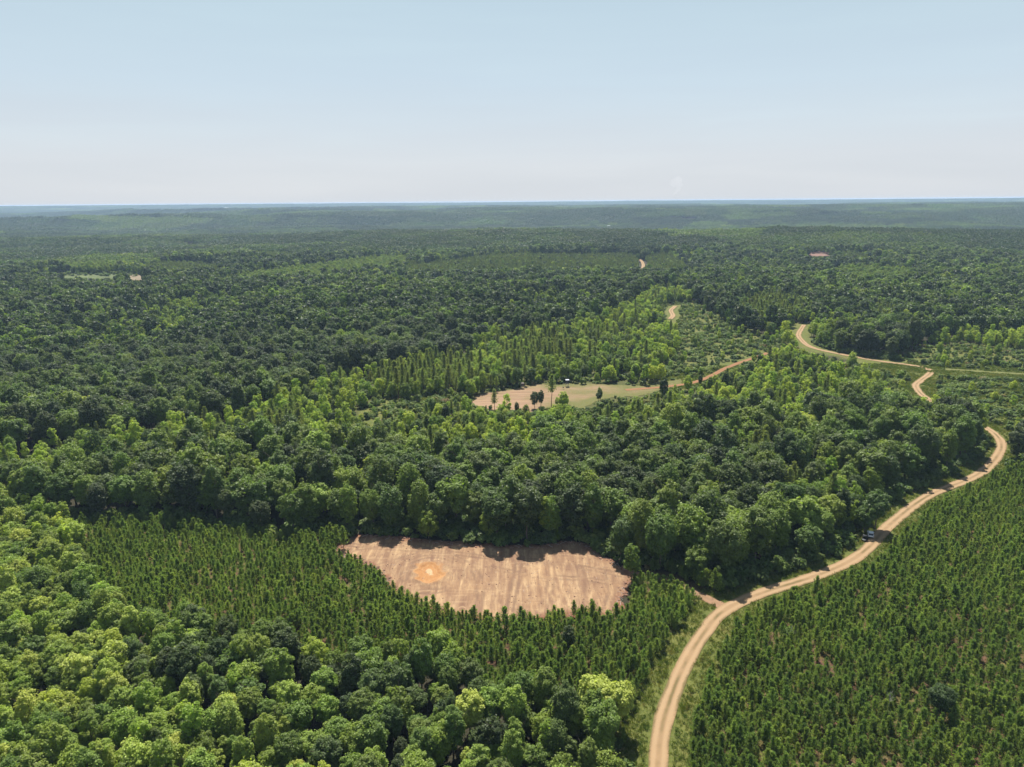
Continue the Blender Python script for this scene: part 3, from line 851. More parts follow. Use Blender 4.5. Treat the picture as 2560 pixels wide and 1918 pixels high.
put('broadleaf_tree', x[ish], y[ish], rng.uniform(0.45, 0.75, ish.sum()) * np.where(g[ish], 0.6, 1), 0.42 + 0.2 * rng.normal(size=ish.sum()), sz=rng.uniform(0.9, 1.2, ish.sum()))
put('tall_pine', x[ist], y[ist], rng.uniform(0.5, 0.9, ist.sum()) * np.where(g[ist], 0.6, 1), rng.uniform(0, 1, ist.sum()))
x, y = grid_pts(5.4, -700, 900, 180, 900, 0.6)
ok = in_view(x, y, 16) & anyin(x, y, TALLPINE) & ~open_ground(x, y, 8)
x, y = x[ok], y[ok]; q = rng.uniform(size=len(x)) < 0.52 + 0.6 * fbm(x / 25, y / 25, 611, 2)
put('tall_pine', x[q], y[q], rng.uniform(0.65, 1.05, q.sum()), rng.uniform(0, 1, q.sum()))
q = ~q
put('poplar_tree', x[q], y[q], rng.uniform(0.55, 0.95, q.sum()), 0.45 + 0.25 * rng.normal(size=q.sum()))
# light bands of poplars in the distance
x, y = grid_pts(6, -1400, 1400, 800, 2600)
ok = in_view(x, y, 14) & anyin(x, y, LIGHTBAND) & (np.hypot(x, y) < DMAX)
x, y = x[ok], y[ok]; n = len(x)
put('poplar_tree', x, y, rng.uniform(0.8, 1.1, n), 0.08 + 0.12 * rng.normal(size=n), sz=rng.uniform(0.85, 1.15, n))
# a few pale poplars along the far wood's edge and inside the woods
x, y = grid_pts(15, -500, 520, 190, 560)
ok = in_view(x, y, 14) & ~open_ground(x, y, 9) & ~anyin(x, y, [FORE, PINE_R, PINE_L, PINE_S, YOUNG])
ok &= rng.uniform(size=len(x)) < 0.45
x, y = x[ok], y[ok]; n = len(x)
put('poplar_tree', x, y, rng.uniform(0.85, 1.15, n), 0.35 + 0.22 * rng.normal(size=n), sz=rng.uniform(0.9, 1.1, n))
# --- young pines
for P, sp, sc in ((PINE_R, 1.72, 0.92), (PINE_L, 1.68, 0.88), (PINE_S, 1.75, 1.2)):
    mn = P.min(0); mx = P.max(0)
    x, y = grid_pts(sp, max(mn[0], -300), min(mx[0], 420), max(mn[1], 70), mx[1], 0.5)
    ok = inside(x, y, P) & in_view(x, y, 4, 180) & ~open_ground(x, y, 6.8)
    x, y = x[ok], y[ok]
    keep = rng.uniform(size=len(x)) < 0.93 - 0.20 * (fbm(x / 7, y / 7, 37, 2) > 0.42)
    x, y = x[keep], y[keep]; n = len(x)
    put('young_pine', x, y, sc * rng.uniform(0.62, 1.32, n) * (1 + 0.28 * fbm(x / 15, y / 15, 47, 3)), 0.45 + 0.22 * rng.normal(size=n) + 0.25 * fbm(x / 18, y / 18, 53, 2), 0.05)
x, y = grid_pts(4.2, -1400, 1400, 800, 2400, 0.3)
ok = anyin(x, y, FARPINE) & in_view(x, y, 6) & ~open_ground(x, y)
x, y = x[ok], y[ok]; n = len(x)
mixv = fbm(x / 60, y / 35, 733, 3); q = rng.uniform(size=n) < 0.90 - 0.35 * (mixv > 0.18)
put('tall_pine', x[q], y[q], rng.uniform(0.34, 0.66, q.sum()) * (1 + 0.3 * mixv[q]), 0.2 + 0.3 * rng.normal(size=q.sum()) + 0.8 * mixv[q])
q = ~q
put('broadleaf_tree', x[q], y[q], rng.uniform(0.4, 0.75, q.sum()), 0.3 + 0.25 * rng.normal(size=q.sum()))
# --- shrubs: young growth, gaps, wood edges, between pines
x, y = grid_pts(3.0, -420, 620, 230, 800)
ok = in_view(x, y, 3, 150) & inside(x, y, YOUNG) & ~open_ground(x, y, 5.5)
x, y = x[ok], y[ok]
ok = rng.uniform(size=len(x)) < np.where(GAPn(x, y), 0.55 + 0.5 * fbm(x / 14, y / 14, 23, 2), 0.45)
x, y = x[ok], y[ok]; n = len(x)
put('shrub', x, y, rng.uniform(0.5, 1.5, n), 0.5 + 0.22 * rng.normal(size=n) + 0.2 * fbm(x / 20, y / 20, 29, 2), sz=rng.uniform(0.7, 1.3, n))
x, y = grid_pts(2.6, -300, 420, 90, 560)
ok = in_view(x, y, 3, 150) & ~open_ground(x, y, 6.2)
x, y = x[ok], y[ok]
inp = anyin(x, y, [PINE_R, PINE_L, PINE_S])
edge = (~inp) & ~anyin(x, y, [YOUNG]) & ((dist_line(x, y, ROAD) < 24) | (dist_line(x, y, Cloop) < 22) | (dist_line(x, y, np.vstack([PINE_L, PINE_L[:1]])) < 9))
ok = (inp & (rng.uniform(size=len(x)) < 0.24)) | (edge & (rng.uniform(size=len(x)) < 0.8) & ~(inside(x, y, FORE) & (rng.uniform(size=len(x)) < 0.7)))
x, y = x[ok], y[ok]; n = len(x); e = edge[ok]
e2 = e & (dist_line(x, y, Cfront) > 8) & (dist_line(x, y, TRACK) > 6)
put('shrub', x, y, np.where(e2, rng.uniform(0.7, 2.1, n), rng.uniform(0.25, 0.8, n)), np.where(e, 0.25, 0.62) + 0.2 * rng.normal(size=n))

x, y = grid_pts(9, FIELD4[:, 0].min() - 20, FIELD4[:, 0].max() + 20, FIELD4[:, 1].min() - 20, FIELD4[:, 1].max() + 20)
ok = (dist_line(x, y, np.vstack([FIELD4, FIELD4[:1]])) < 22) | (inside(x, y, FIELD4) & (rng.uniform(size=len(x)) < 0.30 + 0.5 * fbm(x / 40, y / 40, 505, 2)))
x, y = x[ok], y[ok]; n = len(x)
put('shrub', x, y, rng.uniform(1.0, 2.6, n), 0.5 + 0.2 * rng.normal(size=n))
g = ground_at([(1337, 1022), (1352, 1016), (1372, 1022), (1290, 1034), (1420, 1018), (1455, 1024), (1390, 1026), (1320, 1028), (1306, 966), (1330, 962), (1440, 958), (1395, 960), (1250, 1034), (1210, 1024)])
x = np.repeat(g[:, 0], 4) + rng.normal(0, 2.2, 56); y = np.repeat(g[:, 1], 4) + rng.normal(0, 2.2, 56)
put('shrub', x, y, rng.uniform(0.8, 1.6, 56), 0.25 + 0.25 * rng.normal(size=56), sz=rng.uniform(0.9, 1.5, 56))
# lone trees that stand out in the photo: (px, py of the foot, kind, variant, scale, tint)
LONE = [
    (1379, 1019, 'tall_pine', 2, 1.0, 0.9, 'thin tall pine with bare lower trunk standing alone before the tan opening'),
    (1337, 1022, 'broadleaf_tree', 1, 0.62, 0.05, 'bushy dark tree, bigger of the pair at the tan opening\'s near edge'),
    (1352, 1016, 'broadleaf_tree', 3, 0.58, 0.08, 'slim dark tree, thinner of the pair at the tan opening\'s near edge'),
    (1292, 1034, 'broadleaf_tree', 3, 0.40, 0.2, 'small upright dark tree alone in front of the pink soil'),
    (1267, 1040, 'poplar_tree', 0, 0.92, 0.9, 'bright green spire tree at the pink end of the opening'),
    (1236, 1032, 'tall_pine', 0, 0.75, 0.6, 'thin pine beside the bright spire tree at the pink soil'),
    (1750, 965, 'broadleaf_tree', 3, 0.45, 0.1, 'dark rounded tree alone beside the red path'),
    (1590, 1050, 'poplar_tree', 3, 1.05, 0.3, 'broad mid green tree towering in front of the tan opening'),
    (1540, 1040, 'broadleaf_tree', 5, 0.6, 0.0, 'low very dark bushy tree beneath the tan opening'),
    (2345, 970, 'broadleaf_tree', 5, 0.42, 0.1, 'dark rounded tree beside the road junction'),
    (1420, 1640, 'broadleaf_tree', 3, 0.52, 0.06, 'dark narrow leafy tree alone among the young pines below the clearing'),
    (2348, 1800, 'broadleaf_tree', 0, 0.58, 0.06, 'round near black tree alone in the right hand pine plantation'),
    (1968, 1600, 'broadleaf_tree', 5, 0.30, 0.45, 'small pale leafy tree poking out of the pine plantation by the road'),
    (1485, 1800, 'broadleaf_tree', 2, 0.80, 1.0, 'yellow flowering topped tree at the wood corner by the road'),
    (1540, 1830, 'broadleaf_tree', 0, 0.82, 0.94, 'yellow topped tree nearest the dirt road at the wood corner'),
    (860, 1372, 'young_pine', 1, 1.7, 0.4, 'dense taller pine alone at the bare clearing\'s left tip'),
    (1262, 1572, 'young_pine', 0, 1.55, 0.5, 'tallest young pine against the bare clearing\'s near edge'),
    (2186, 1322, 'broadleaf_tree', 0, 0.95, 0.25, 'tree whose crown shades the white car, just behind it'),
    (2160, 1330, 'broadleaf_tree', 5, 0.85, 0.3, 'tree whose low crown hangs over the dark buggy'),
    (2540, 1160, 'broadleaf_tree', 1, 1.05, 0.06, 'large dark tree right of the road at the photo\'s right border'),
    (2565, 1140, 'broadleaf_tree', 0, 1.15, 0.0, 'tallest dark tree cut by the photo\'s right border'),
]

# thin out what stands where the lone trees stand, or hides the things people built
CLEAR_SPOTS = []
lp = ground_at([(a[0], a[1]) for a in LONE])
for p, a in zip(lp, LONE): CLEAR_SPOTS.append((p, 2.2 if a[2] != 'broadleaf_tree' else 3.6 * a[4] + 0.5))
for px, rad in (((2178, 1336), 3.6), ((2162, 1352), 3), ((1418, 966), 5), ((1306, 972), 5), ((2190, 1352), 4), ((2176, 1352), 4), ((2020, 625), 20)):
    CLEAR_SPOTS.append((ground_at([px])[0], rad))
for k, d in PTS.items():
    ok = np.ones(len(d['x']), bool)
    for p, rad in CLEAR_SPOTS: ok &= np.hypot(d['x'] - p[0], d['y'] - p[1]) > rad
    PTS[k] = {q: a[ok] for q, a in d.items()}
# far groves hiding the far road bends
for L in FARROADS + [PATH2, ROAD[-160:]]:
    for p in L[::4]:
        dirn = -p / np.hypot(*p)
        for k, d in PTS.items():
            dx = d['x'] - p[0]; dy = d['y'] - p[1]
            al = dx * dirn[0] + dy * dirn[1]; ac = np.abs(-dx * dirn[1] + dy * dirn[0])
            hide = (al > 0) & (al < (30 if L is not PATH2 else 10)) & (ac < 5)
            if hide.any(): PTS[k] = {q: a[~hide] for q, a in d.items()}

OPEN = [([(1186, 1004), (1199, 987), (1245, 981), (1303, 972), (1319, 962), (1417, 964), (1500, 962), (1610, 965), (1654, 957), (1737, 946), (1737, 960), (1654, 971), (1606, 988), (1540, 992), (1502, 997), (1480, 1008), (1454, 1019), (1410, 1006), (1370, 1015),
    (1328, 1022), (1293, 1024), (1267, 1019), (1189, 1012)], 450), ([(120, 695), (150, 690), (285, 688), (290, 695)], 1100), ([(325, 700), (328, 689), (360, 691), (356, 700)], 1100), ([(2021, 641), (2021, 633), (2077, 632), (2077, 640)], 1450),
    ([(1560, 616), (1548, 621), (1570, 621)], 1800), ([(1590, 646), (1600, 648), (1612, 662), (1610, 676), (1598, 676), (1600, 660)], 1450),
    ([(2268, 906), (2335, 918), (2350, 935), (2330, 960), (2345, 1000), (2365, 1020), (2330, 1008), (2290, 985), (2278, 965), (2290, 940)], 480),
    ([(2480, 1085), (2500, 1085), (2525, 1115), (2510, 1150), (2450, 1195), (2340, 1240), (2330, 1232), (2430, 1190), (2480, 1150), (2490, 1115)], 340)]
PXL = [([(1995, 836), (2001, 847), (2016, 862), (2042, 873), (2077, 881), (2110, 888)], 6, 520), ([(2180, 900), (2221, 906), (2268, 912), (2308, 919)], 6, 480), ([(2335, 925), (2421, 928), (2560, 936)], 6, 460),
       ([(1700, 962), (1738, 956), (1790, 933), (1812, 921), (1864, 901), (1905, 888)], 7, 500), ([(1674, 795), (1684, 785), (1676, 775)], 5, 640)]
def _lim(P):
    g = ground_at(P); return float(np.median(project(g[:, 0], g[:, 1], terrain(g[:, 0], g[:, 1]))[2])) + 12
OPEN = [(P, _lim(P)) for P, l in OPEN]; PXL = [(P, r, _lim(P)) for P, r, l in PXL]
for k, d in PTS.items():
    n = len(d['x']); f_ok = np.zeros(n); hgt = {'broadleaf_tree': 15.5, 'poplar_tree': 15, 'tall_pine': 18, 'young_pine': 4.5, 'shrub': 2.8}[k]; wid = {'broadleaf_tree': 4, 'poplar_tree': 2.6, 'tall_pine': 2.2, 'young_pine': 1, 'shrub': 1.5}[k]
    z = terrain(d['x'], d['y'])
    for f in (0.25, 0.4, 0.55, 0.7, 0.85, 1.0):
        bad = np.zeros(n, bool)
        for hz, wx in ((1.0, 0), (0.85, 0), (0.72, -1), (0.72, 1), (0.72, 0), (0.55, -1), (0.55, 0), (0.55, 1), (0.4, 0), (0.25, 0)):
            u, v, dep = project(d['x'] + wx * wid * d['s'] * f, d['y'], z + hgt * d['s'] * d['sz'] * f * hz)
            for P, lim in OPEN: bad |= inside(u, v, np.array(P, float)) & (dep < lim)
            for P, rad, lim in PXL: bad |= (dist_line(u, v, np.array(P, float)) < rad) & (dep < lim)
        if f > 0.3: bad &= (rng.uniform(size=n) > 0.05) | (np.hypot(d['x'], d['y']) > 470)
        f_ok = np.where(~bad, f, f_ok)
    keep = f_ok > 0
    d['s'] = d['s'] * f_ok
    PTS[k] = {q: a[keep] for q, a in d.items()}

# ------------------------------------------------------------------ the nearest trees of each kind, one object each
def ordinal(n):
    w = ['nearest', 'second nearest', 'third nearest', 'fourth nearest', 'fifth nearest', 'sixth nearest', 'seventh nearest', 'eighth nearest', 'ninth nearest', 'tenth nearest', 'eleventh nearest', 'twelfth nearest']
    if n < 12: return w[n]
    n += 1
    suf = 'th' if 10 <= n % 100 <= 20 else {1: 'st', 2: 'nd', 3: 'rd'}.get(n % 10, 'th')
    return f'{n}{suf} nearest'


ANCHOR = {'the white car': (2176, 1334), 'the orange ring': (1075, 1434), 'the bare clearing\'s left tip': (840, 1375), 'the track and road fork': (1800, 1515),
          'the dark hunting blind': (1418, 950), 'the lone thin pine': (1379, 975), 'the photo\'s lower left corner': (0, 1918), 'the photo\'s lower right corner': (2560, 1918),
          'the bottom edge\'s middle': (1280, 1918), 'the road\'s bottom end': (1644, 1918), 'the left edge\'s pale woods': (0, 1350),
          'the yellow topped trees': (1512, 1740), 'the round black tree': (2348, 1770), 'the grassy track junction': (2325, 925), 'the road\'s last bend': (2505, 1118),
          'the bare clearing\'s near edge': (1262, 1555), 'the bare clearing\'s far edge': (1300, 1355), 'the red path\'s end': (1905, 888), 'the tripod feeder': (1408, 972),
          'the pink soil\'s left end': (1186, 1004), 'the dark narrow tree': (1420, 1610), 'the bottom edge\'s left quarter': (640, 1918), 'the forked dead sapling': (2218, 1775), 'the small pale plantation tree': (1968, 1590)}
TNAMES = {'broadleaf_tree': ['dark green', 'deep green', 'mid green', 'bright green', 'yellow green'], 'poplar_tree': ['dull green', 'fresh green', 'lime green', 'pale yellow green'],
          'tall_pine': ['dark', 'grey green', 'lighter'], 'young_pine': ['dark green', 'mid green', 'bright green'], 'shrub': ['dark', 'green', 'light green', 'tawny']}
SNAMES = {'broadleaf_tree': ['small', 'medium', 'large'], 'poplar_tree': ['short', 'medium', 'tall'], 'tall_pine': ['short', 'medium', 'tall'], 'young_pine': ['short', 'medium', 'tall'], 'shrub': ['low', 'medium', 'high']}
NOUN = {'broadleaf_tree': 'round crowned tree', 'poplar_tree': 'narrow leafy tree', 'tall_pine': 'grown pine', 'young_pine': 'young pine', 'shrub': 'bush'}
CAT = {'broadleaf_tree': 'tree', 'poplar_tree': 'tree', 'tall_pine': 'pine tree', 'young_pine': 'young pine', 'shrub': 'bush'}
GROUPS = {'broadleaf_tree': 'broadleaf trees of the woods', 'poplar_tree': 'tall narrow leafy trees of the young growth', 'tall_pine': 'grown pines among the hardwoods', 'young_pine': 'planted young pines', 'shrub': 'bushes of the young growth and verges'}
HEIGHT = {'broadleaf_tree': 15, 'poplar_tree': 14.5, 'tall_pine': 18, 'young_pine': 4.4, 'shrub': 2.5}
NIND = {'broadleaf_tree': 290, 'poplar_tree': 290, 'tall_pine': 200, 'young_pine': 296, 'shrub': 200}
SINGLE = ('young_pine', 'shrub')


def place(kd, var, x, y, s, sz, tint, tilt, rz, label, group=None):
    cm, tm, both = KINDS[kd][var]
    z = float(terrain(x, y))
    M = Matrix.Translation((x, y, z)) @ Matrix.Rotation(tilt[0], 4, 'X') @ Matrix.Rotation(tilt[1], 4, 'Y') @ Matrix.Rotation(rz, 4, 'Z') @ Matrix.Diagonal((s, s, s * sz, 1))
    base = PROTO[kd][var]
    o = base[0].copy(); C.objects.link(o); o.matrix_world = M
    tag(o, label, CAT[kd], group)
    if kd in SINGLE: o['tint'] = float(tint)
    else:
        for ch in base[1:]:
            c = ch.copy(); C.objects.link(c); c.parent = o
            if c.name.startswith('crown'): c['tint'] = float(tint)
    return o


PROTO = {}
for kd, L in KINDS.items():
    PROTO[kd] = []
    for cm, tm, both in L:
        if kd in SINGLE: PROTO[kd].append([bpy.data.objects.new(kd, both)])
        else:
            PROTO[kd].append([bpy.data.objects.new(kd, None), bpy.data.objects.new('crown', cm), bpy.data.objects.new('trunk', tm)])

for p, a in zip(lp, LONE):
    px, py, kd, var, s, t, lab = a
    place(kd, var, p[0], p[1], s, 1.0, t, (0, 0), rng.uniform(0, 6.28), lab)

REST = {}
for kd, d in PTS.items():
    n = len(d['x'])
    d['v'] = rng.integers(0, len(KINDS[kd]), n)
    z = terrain(d['x'], d['y']); h = HEIGHT[kd] * d['s'] * d['sz']
    u, v, dep = project(d['x'], d['y'], z + h * 0.8)
    size = h * F0 / dep
    vis = (u > 8) & (u < W0 - 8) & (v > 0) & (v < H0 - 12)
    if kd == 'shrub': vis &= inside(d['x'], d['y'], YOUNG) | (dist_line(d['x'], d['y'], ROAD) < 9)
    score = np.where(vis, size, 0)
    pickn = min(NIND[kd], int(vis.sum()))
    idx = np.argsort(-score)[:pickn]
    tn = TNAMES[kd]; sn = SNAMES[kd]
    tc = np.minimum((np.clip(d['t'], 0, 0.999) * len(tn)).astype(int), len(tn) - 1)
    hq = np.quantile(h[idx], (0.33, 0.67)); hc = np.digitize(h, hq)
    # rank every visible one of the same look by its distance in the photo to each landmark
    ranks = {}
    for i in idx: ranks[i] = (10 ** 6, None)
    for a in range(len(tn)):
        for b in range(3):
            mem = np.nonzero(vis & (tc == a) & (hc == b))[0]
            for an, (ax, ay) in ANCHOR.items():
                od = mem[np.argsort(np.hypot(u[mem] - ax, v[mem] - ay))]
                for r_, i in enumerate(od[:400]):
                    if i in ranks and r_ < ranks[i][0]: ranks[i] = (r_, an)
    for i in idx:
        r_, an = ranks[i]
        lab = f'{sn[hc[i]]} {tn[tc[i]]} {NOUN[kd]}, {ordinal(r_)} such to {an}'
        place(kd, int(d['v'][i]), d['x'][i], d['y'][i], float(d['s'][i]), float(d['sz'][i]), d['t'][i], d['tilt'][i], float(d['rz'][i]), lab, GROUPS[kd])
    rest = np.ones(n, bool); rest[idx] = False
    REST[kd] = {q: a[rest] for q, a in d.items()}


# ------------------------------------------------------------------ the rest of each kind: one mass each
def scatter(name, meshes, d, label, extra=None):
    """one object whose points carry copies of the given meshes"""
    col = bpy.data.collections.new(name + '_kinds')
    for i, me in enumerate(meshes):
        o = bpy.data.objects.new(f'{chr(97 + i // 26)}{chr(97 + i % 26)}_{name}', me); col.objects.link(o)
    n = len(d['x'])
    me = bpy.data.meshes.new(name); me.vertices.add(n)
    me.vertices.foreach_set('co', np.stack([d['x'], d['y'], d['z'] if 'z' in d else terrain(d['x'], d['y'])], 1).astype(np.float32).ravel())
    a = me.attributes.new('rot', 'FLOAT_VECTOR', 'POINT'); a.data.foreach_set('vector', np.stack([d['tilt'][:, 0], d['tilt'][:, 1], d['rz']], 1).astype(np.float32).ravel())
    a = me.attributes.new('scl', 'FLOAT_VECTOR', 'POINT'); a.data.foreach_set('vector', np.stack([d['s'], d['s'], d['s'] * d['sz']], 1).astype(np.float32).ravel())
    a = me.attributes.new('tint', 'FLOAT', 'POINT'); a.data.foreach_set('value', d['t'].astype(np.float32))
    a = me.attributes.new('vid', 'INT', 'POINT'); a.data.foreach_set('value', d['v'].astype(np.int32))
    ng = bpy.data.node_groups.new(name, 'GeometryNodeTree')
    ng.interface.new_socket('Geometry', in_out='INPUT', socket_type='NodeSocketGeometry')
    ng.interface.new_socket('Geometry', in_out='OUTPUT', socket_type='NodeSocketGeometry')
    gi = ng.nodes.new('NodeGroupInput'); go = ng.nodes.new('NodeGroupOutput')
    ci = ng.nodes.new('GeometryNodeCollectionInfo'); ci.inputs['Collection'].default_value = col
    ci.inputs['Separate Children'].default_value = True; ci.inputs['Reset Children'].default_value = True
    ip = ng.nodes.new('GeometryNodeInstanceOnPoints'); ip.inputs['Pick Instance'].default_value = True
    def attr(nm, t):
        q = ng.nodes.new('GeometryNodeInputNamedAttribute'); q.data_type = t; q.inputs[0].default_value = nm
        return q.outputs[0]
    ng.links.new(gi.outputs[0], ip.inputs['Points']); ng.links.new(ci.outputs[0], ip.inputs['Instance'])
    ng.links.new(attr('vid', 'INT'), ip.inputs['Instance Index'])
    ng.links.new(attr('rot', 'FLOAT_VECTOR'), ip.inputs['Rotation']); ng.links.new(attr('scl', 'FLOAT_VECTOR'), ip.inputs['Scale'])
    ng.links.new(ip.outputs[0], go.inputs[0])
    o = link(name, me)
    md = o.modifiers.new('scatter', 'NODES'); md.node_group = ng
    return tag(o, label, kind='stuff')


STUFF = {'poplar_tree': ('poplar_woods', 'further pale narrow leafy trees of the young growth'), 'tall_pine': ('pine_woods', 'further grown pines in grey green stands'),
         'young_pine': ('pine_plantation', 'further rows of planted young pines'), 'shrub': ('undergrowth', 'scrubby bushes between the trees')}
for kd, (nm, lb) in STUFF.items():
    if len(REST[kd]['x']): scatter(nm, [b[2] for b in KINDS[kd]], REST[kd], lb)

d = REST['broadleaf_tree']
nb = len(KINDS['broadleaf_tree'])
far = np.hypot(d['x'], d['y']) > 620
d['v'] = np.where(far, nb + rng.integers(0, len(MID['broadleaf_tree']), len(far)), d['v'])
allm = [b[2] for b in KINDS['broadleaf_tree']] + MID['broadleaf_tree']


def tiles(step, dmin, dmax, first, nvar):
    x, y = grid_pts(step, -dmax * 0.85, dmax * 0.85, dmin * 0.6, dmax, 0.08)
    r = np.hypot(x, y)
    ok = (r > dmin) & (r < dmax) & in_view(x, y, 16, 300) & ~anyin(x, y, [CLEAR3, FIELD4] + FARPINE)
    for L in FARROADS: ok &= dist_line(x, y, L) > step * 0.7
    x, y = x[ok], y[ok]; n = len(x)
    # land slope, so that each patch lies on its hillside
    e = step / 3
    tx = (terrain(x, y + e) - terrain(x, y - e)) / (2 * e); ty = -(terrain(x + e, y) - terrain(x - e, y)) / (2 * e)
    k = rng.integers(0, 4, n) * math.pi / 2 * 0
    t = 0.04 + 0.34 * fbm(x / 240, y / 170, 201, 3) + 0.08 * rng.normal(size=n) + 0.24 * (fbm(x / 420, y / 150, 222, 2) > 0.36)
    t = np.where(anyin(x, y, LIGHTBAND), 0.38 + 0.1 * rng.normal(size=n), t)
    return dict(x=x, y=y, s=rng.uniform(0.95, 1.1, n), sz=rng.uniform(0.9, 1.15, n), t=np.clip(t, 0, 1), tilt=np.stack([np.arctan(tx), np.arctan(ty)], 1), rz=k, v=first + rng.integers(0, nvar, n))


tA = tiles(42, DMAX - 6, 3600, len(allm), len(TILE_A)); allm = allm + TILE_A
tB = tiles(112, 3600, 12300, len(allm), len(TILE_B)); allm = allm + TILE_B
D = {q: np.concatenate([d[q], tA[q], tB[q]]) for q in ('x', 'y', 's', 'sz', 't', 'tilt', 'rz', 'v')}
scatter('broadleaf_forest', allm, D, 'dark broadleaf forest running on to the horizon')
print('COUNTS', {k: len(v['x']) for k, v in PTS.items()}, 'tiles', len(tA['x']), len(tB['x']))

# grass tufts on verges, gaps and round the tan opening
def tuft(n, h, w, sp):
    P = np.stack([rng.normal(0, sp, n), rng.normal(0, sp, n), np.zeros(n)], 1)
    ax = unit(np.stack([rng.normal(0, .35, n), rng.normal(0, .35, n), np.ones(n)], 1))
    V, Fq, A = leaf_faces(P + ax * h * 0.42, np.cross(ax, rng.normal(size=(n, 3))), h * 0.55, 0.1, w, ax)
    return mesh_from('grass_tuft', V, Fq, [M_grass], {'leaf': A})


TUFTS = [tuft(34, 0.5, 0.16, 0.30), tuft(26, 0.7, 0.12, 0.25), tuft(40, 0.35, 0.22, 0.4)]
x, y = grid_pts(0.85, -60, 420, 90, 480)
ok = in_view(x, y, 1, 80)
x, y = x[ok], y[ok]
dr = dist_line(x, y, ROAD); db = np.minimum(dist_line(x, y, BRANCH), dist_line(x, y, PATH2))
ok = ((dr > 2.5) & (dr < 11) | (db > 2.2) & (db < 9)) & ~inside(x, y, CLEAR1) & ~inside(x, y, CLEAR2) & (dist_line(x, y, TRACK) > 1.7)
ok |= anyin(x, y, GAP) & (dr > 3) & (db > 2.3) & ~inside(x, y, CLEAR2)
ok &= rng.uniform(size=len(x)) < 0.78 + 0.6 * fbm(x / 6, y / 6, 301, 2)
x, y = x[ok], y[ok]; n = len(x)
scatter('grass', TUFTS, dict(x=x, y=y, s=rng.uniform(0.6, 1.5, n), sz=rng.uniform(0.7, 1.2, n), t=np.clip(0.35 + 0.3 * rng.normal(size=n) + 0.35 * fbm(x / 12, y / 12, 303, 2), 0, 1),
        tilt=np.zeros((n, 2)), rz=rng.uniform(0, 6.28, n), v=rng.integers(0, 3, n)), 'rough grass on the road verges and open scrub')
print('GRASS', n)


# clods and sticks on the bare clearing
def clod(seed):
    bm = bmesh.new(); bmesh.ops.create_icosphere(bm, subdivisions=2, radius=0.5)
    for v in bm.verts:
        v.co *= 1 + 0.35 * float(vnoise(v.co.x * 3 + seed * 7, v.co.y * 3 + v.co.z * 5, seed)); v.co.z *= 0.6
    me = bpy.data.meshes.new('clod'); bm.to_mesh(me); bm.free(); me.materials.append(M_clod)
    return me


M_clod = simple_mat('clod_soil', (0.20, 0.115, 0.08), 0.95, 0.1, 0.4, 2)
V_, F_ = tube([(-0.9, 0, 0.05), (-0.2, 0.1, 0.12), (0.9, -0.05, 0.06)], [0.06, 0.05, 0.03], 5)
stick = mesh_from('stick', V_, F_, [M_deadwood])
x, y = grid_pts(1.2, CLEAR1[:, 0].min(), CLEAR1[:, 0].max(), CLEAR1[:, 1].min(), CLEAR1[:, 1].max(), 0.5)
rim = dist_line(x, y, Cloop)
ok = inside(x, y, CLEAR1) & (rng.uniform(size=len(x)) < np.where(rim < 2.5, 0.8, 0.18 + 0.25 * fbm(x / 8, y / 8, 401, 2)))
x, y = x[ok], y[ok]; n = len(x); rim = rim[ok]
scatter('debris', [clod(1), clod(2), stick], dict(x=x, y=y, z=terrain(x, y) + 0.1, s=np.where(rim < 2.5, rng.uniform(0.4, 1.3, n), rng.uniform(0.2, 0.6, n)), sz=np.ones(n), t=np.zeros(n), tilt=np.zeros((n, 2)), rz=rng.uniform(0, 6.28, n),
        v=rng.integers(0, 3, n)), 'clods and broken sticks left on the bare clearing')


# ------------------------------------------------------------------ things people made
def bm_new(): return bmesh.new()


def box(bm, c, s, rot=None, bev=0.0):
    r = bmesh.ops.create_cube(bm, size=1.0)
    M = Matrix.Translation(c) @ (rot.to_4x4() if rot is not None else Matrix.Identity(4)) @ Matrix.Diagonal((*s, 1))
    bmesh.ops.transform(bm, matrix=M, verts=r['verts'])
    if bev:
        es = list({e for v in r['verts'] for e in v.link_edges})
        bmesh.ops.bevel(bm, geom=es, offset=bev, segments=2, affect='EDGES')


def rod(bm, a, b, r, seg=8, r2=None):
    a = Vector(a); b = Vector(b); d = b - a
    q = bmesh.ops.create_cone(bm, cap_ends=True, segments=seg, radius1=r, radius2=r if r2 is None else r2, depth=d.length)
    M = Matrix.Translation((a + b) / 2) @ d.to_track_quat('Z', 'Y').to_matrix().to_4x4()
    bmesh.ops.transform(bm, matrix=M, verts=q['verts'])


def prism(bm, prof, x0, x1):
    """profile in (y,z) swept along x"""
    a = [bm.verts.new((x0, p[0], p[1])) for p in prof]; b = [bm.verts.new((x1, p[0], p[1])) for p in prof]
    n = len(prof)
    bm.faces.new(a[::-1]); bm.faces.new(b)
    for i in range(n): bm.faces.new((a[i], a[(i + 1) % n], b[(i + 1) % n], b[i]))


def bobj(name, bm, m, parent=None, smooth=False):
    bmesh.ops.recalc_face_normals(bm, faces=bm.faces)
    me = bpy.data.meshes.new(name); bm.to_mesh(me); bm.free(); me.materials.append(m)
    if smooth:
        for p in me.polygons: p.use_smooth = True
    return link(name, me, parent)


def root(name, p, rz, label, cat, dz=0.0):
    o = bpy.data.objects.new(name, None); C.objects.link(o)
    o.location = (p[0], p[1], float(terrain(p[0], p[1])) + dz); o.rotation_euler = (0, 0, rz)
    return tag(o, label, cat)


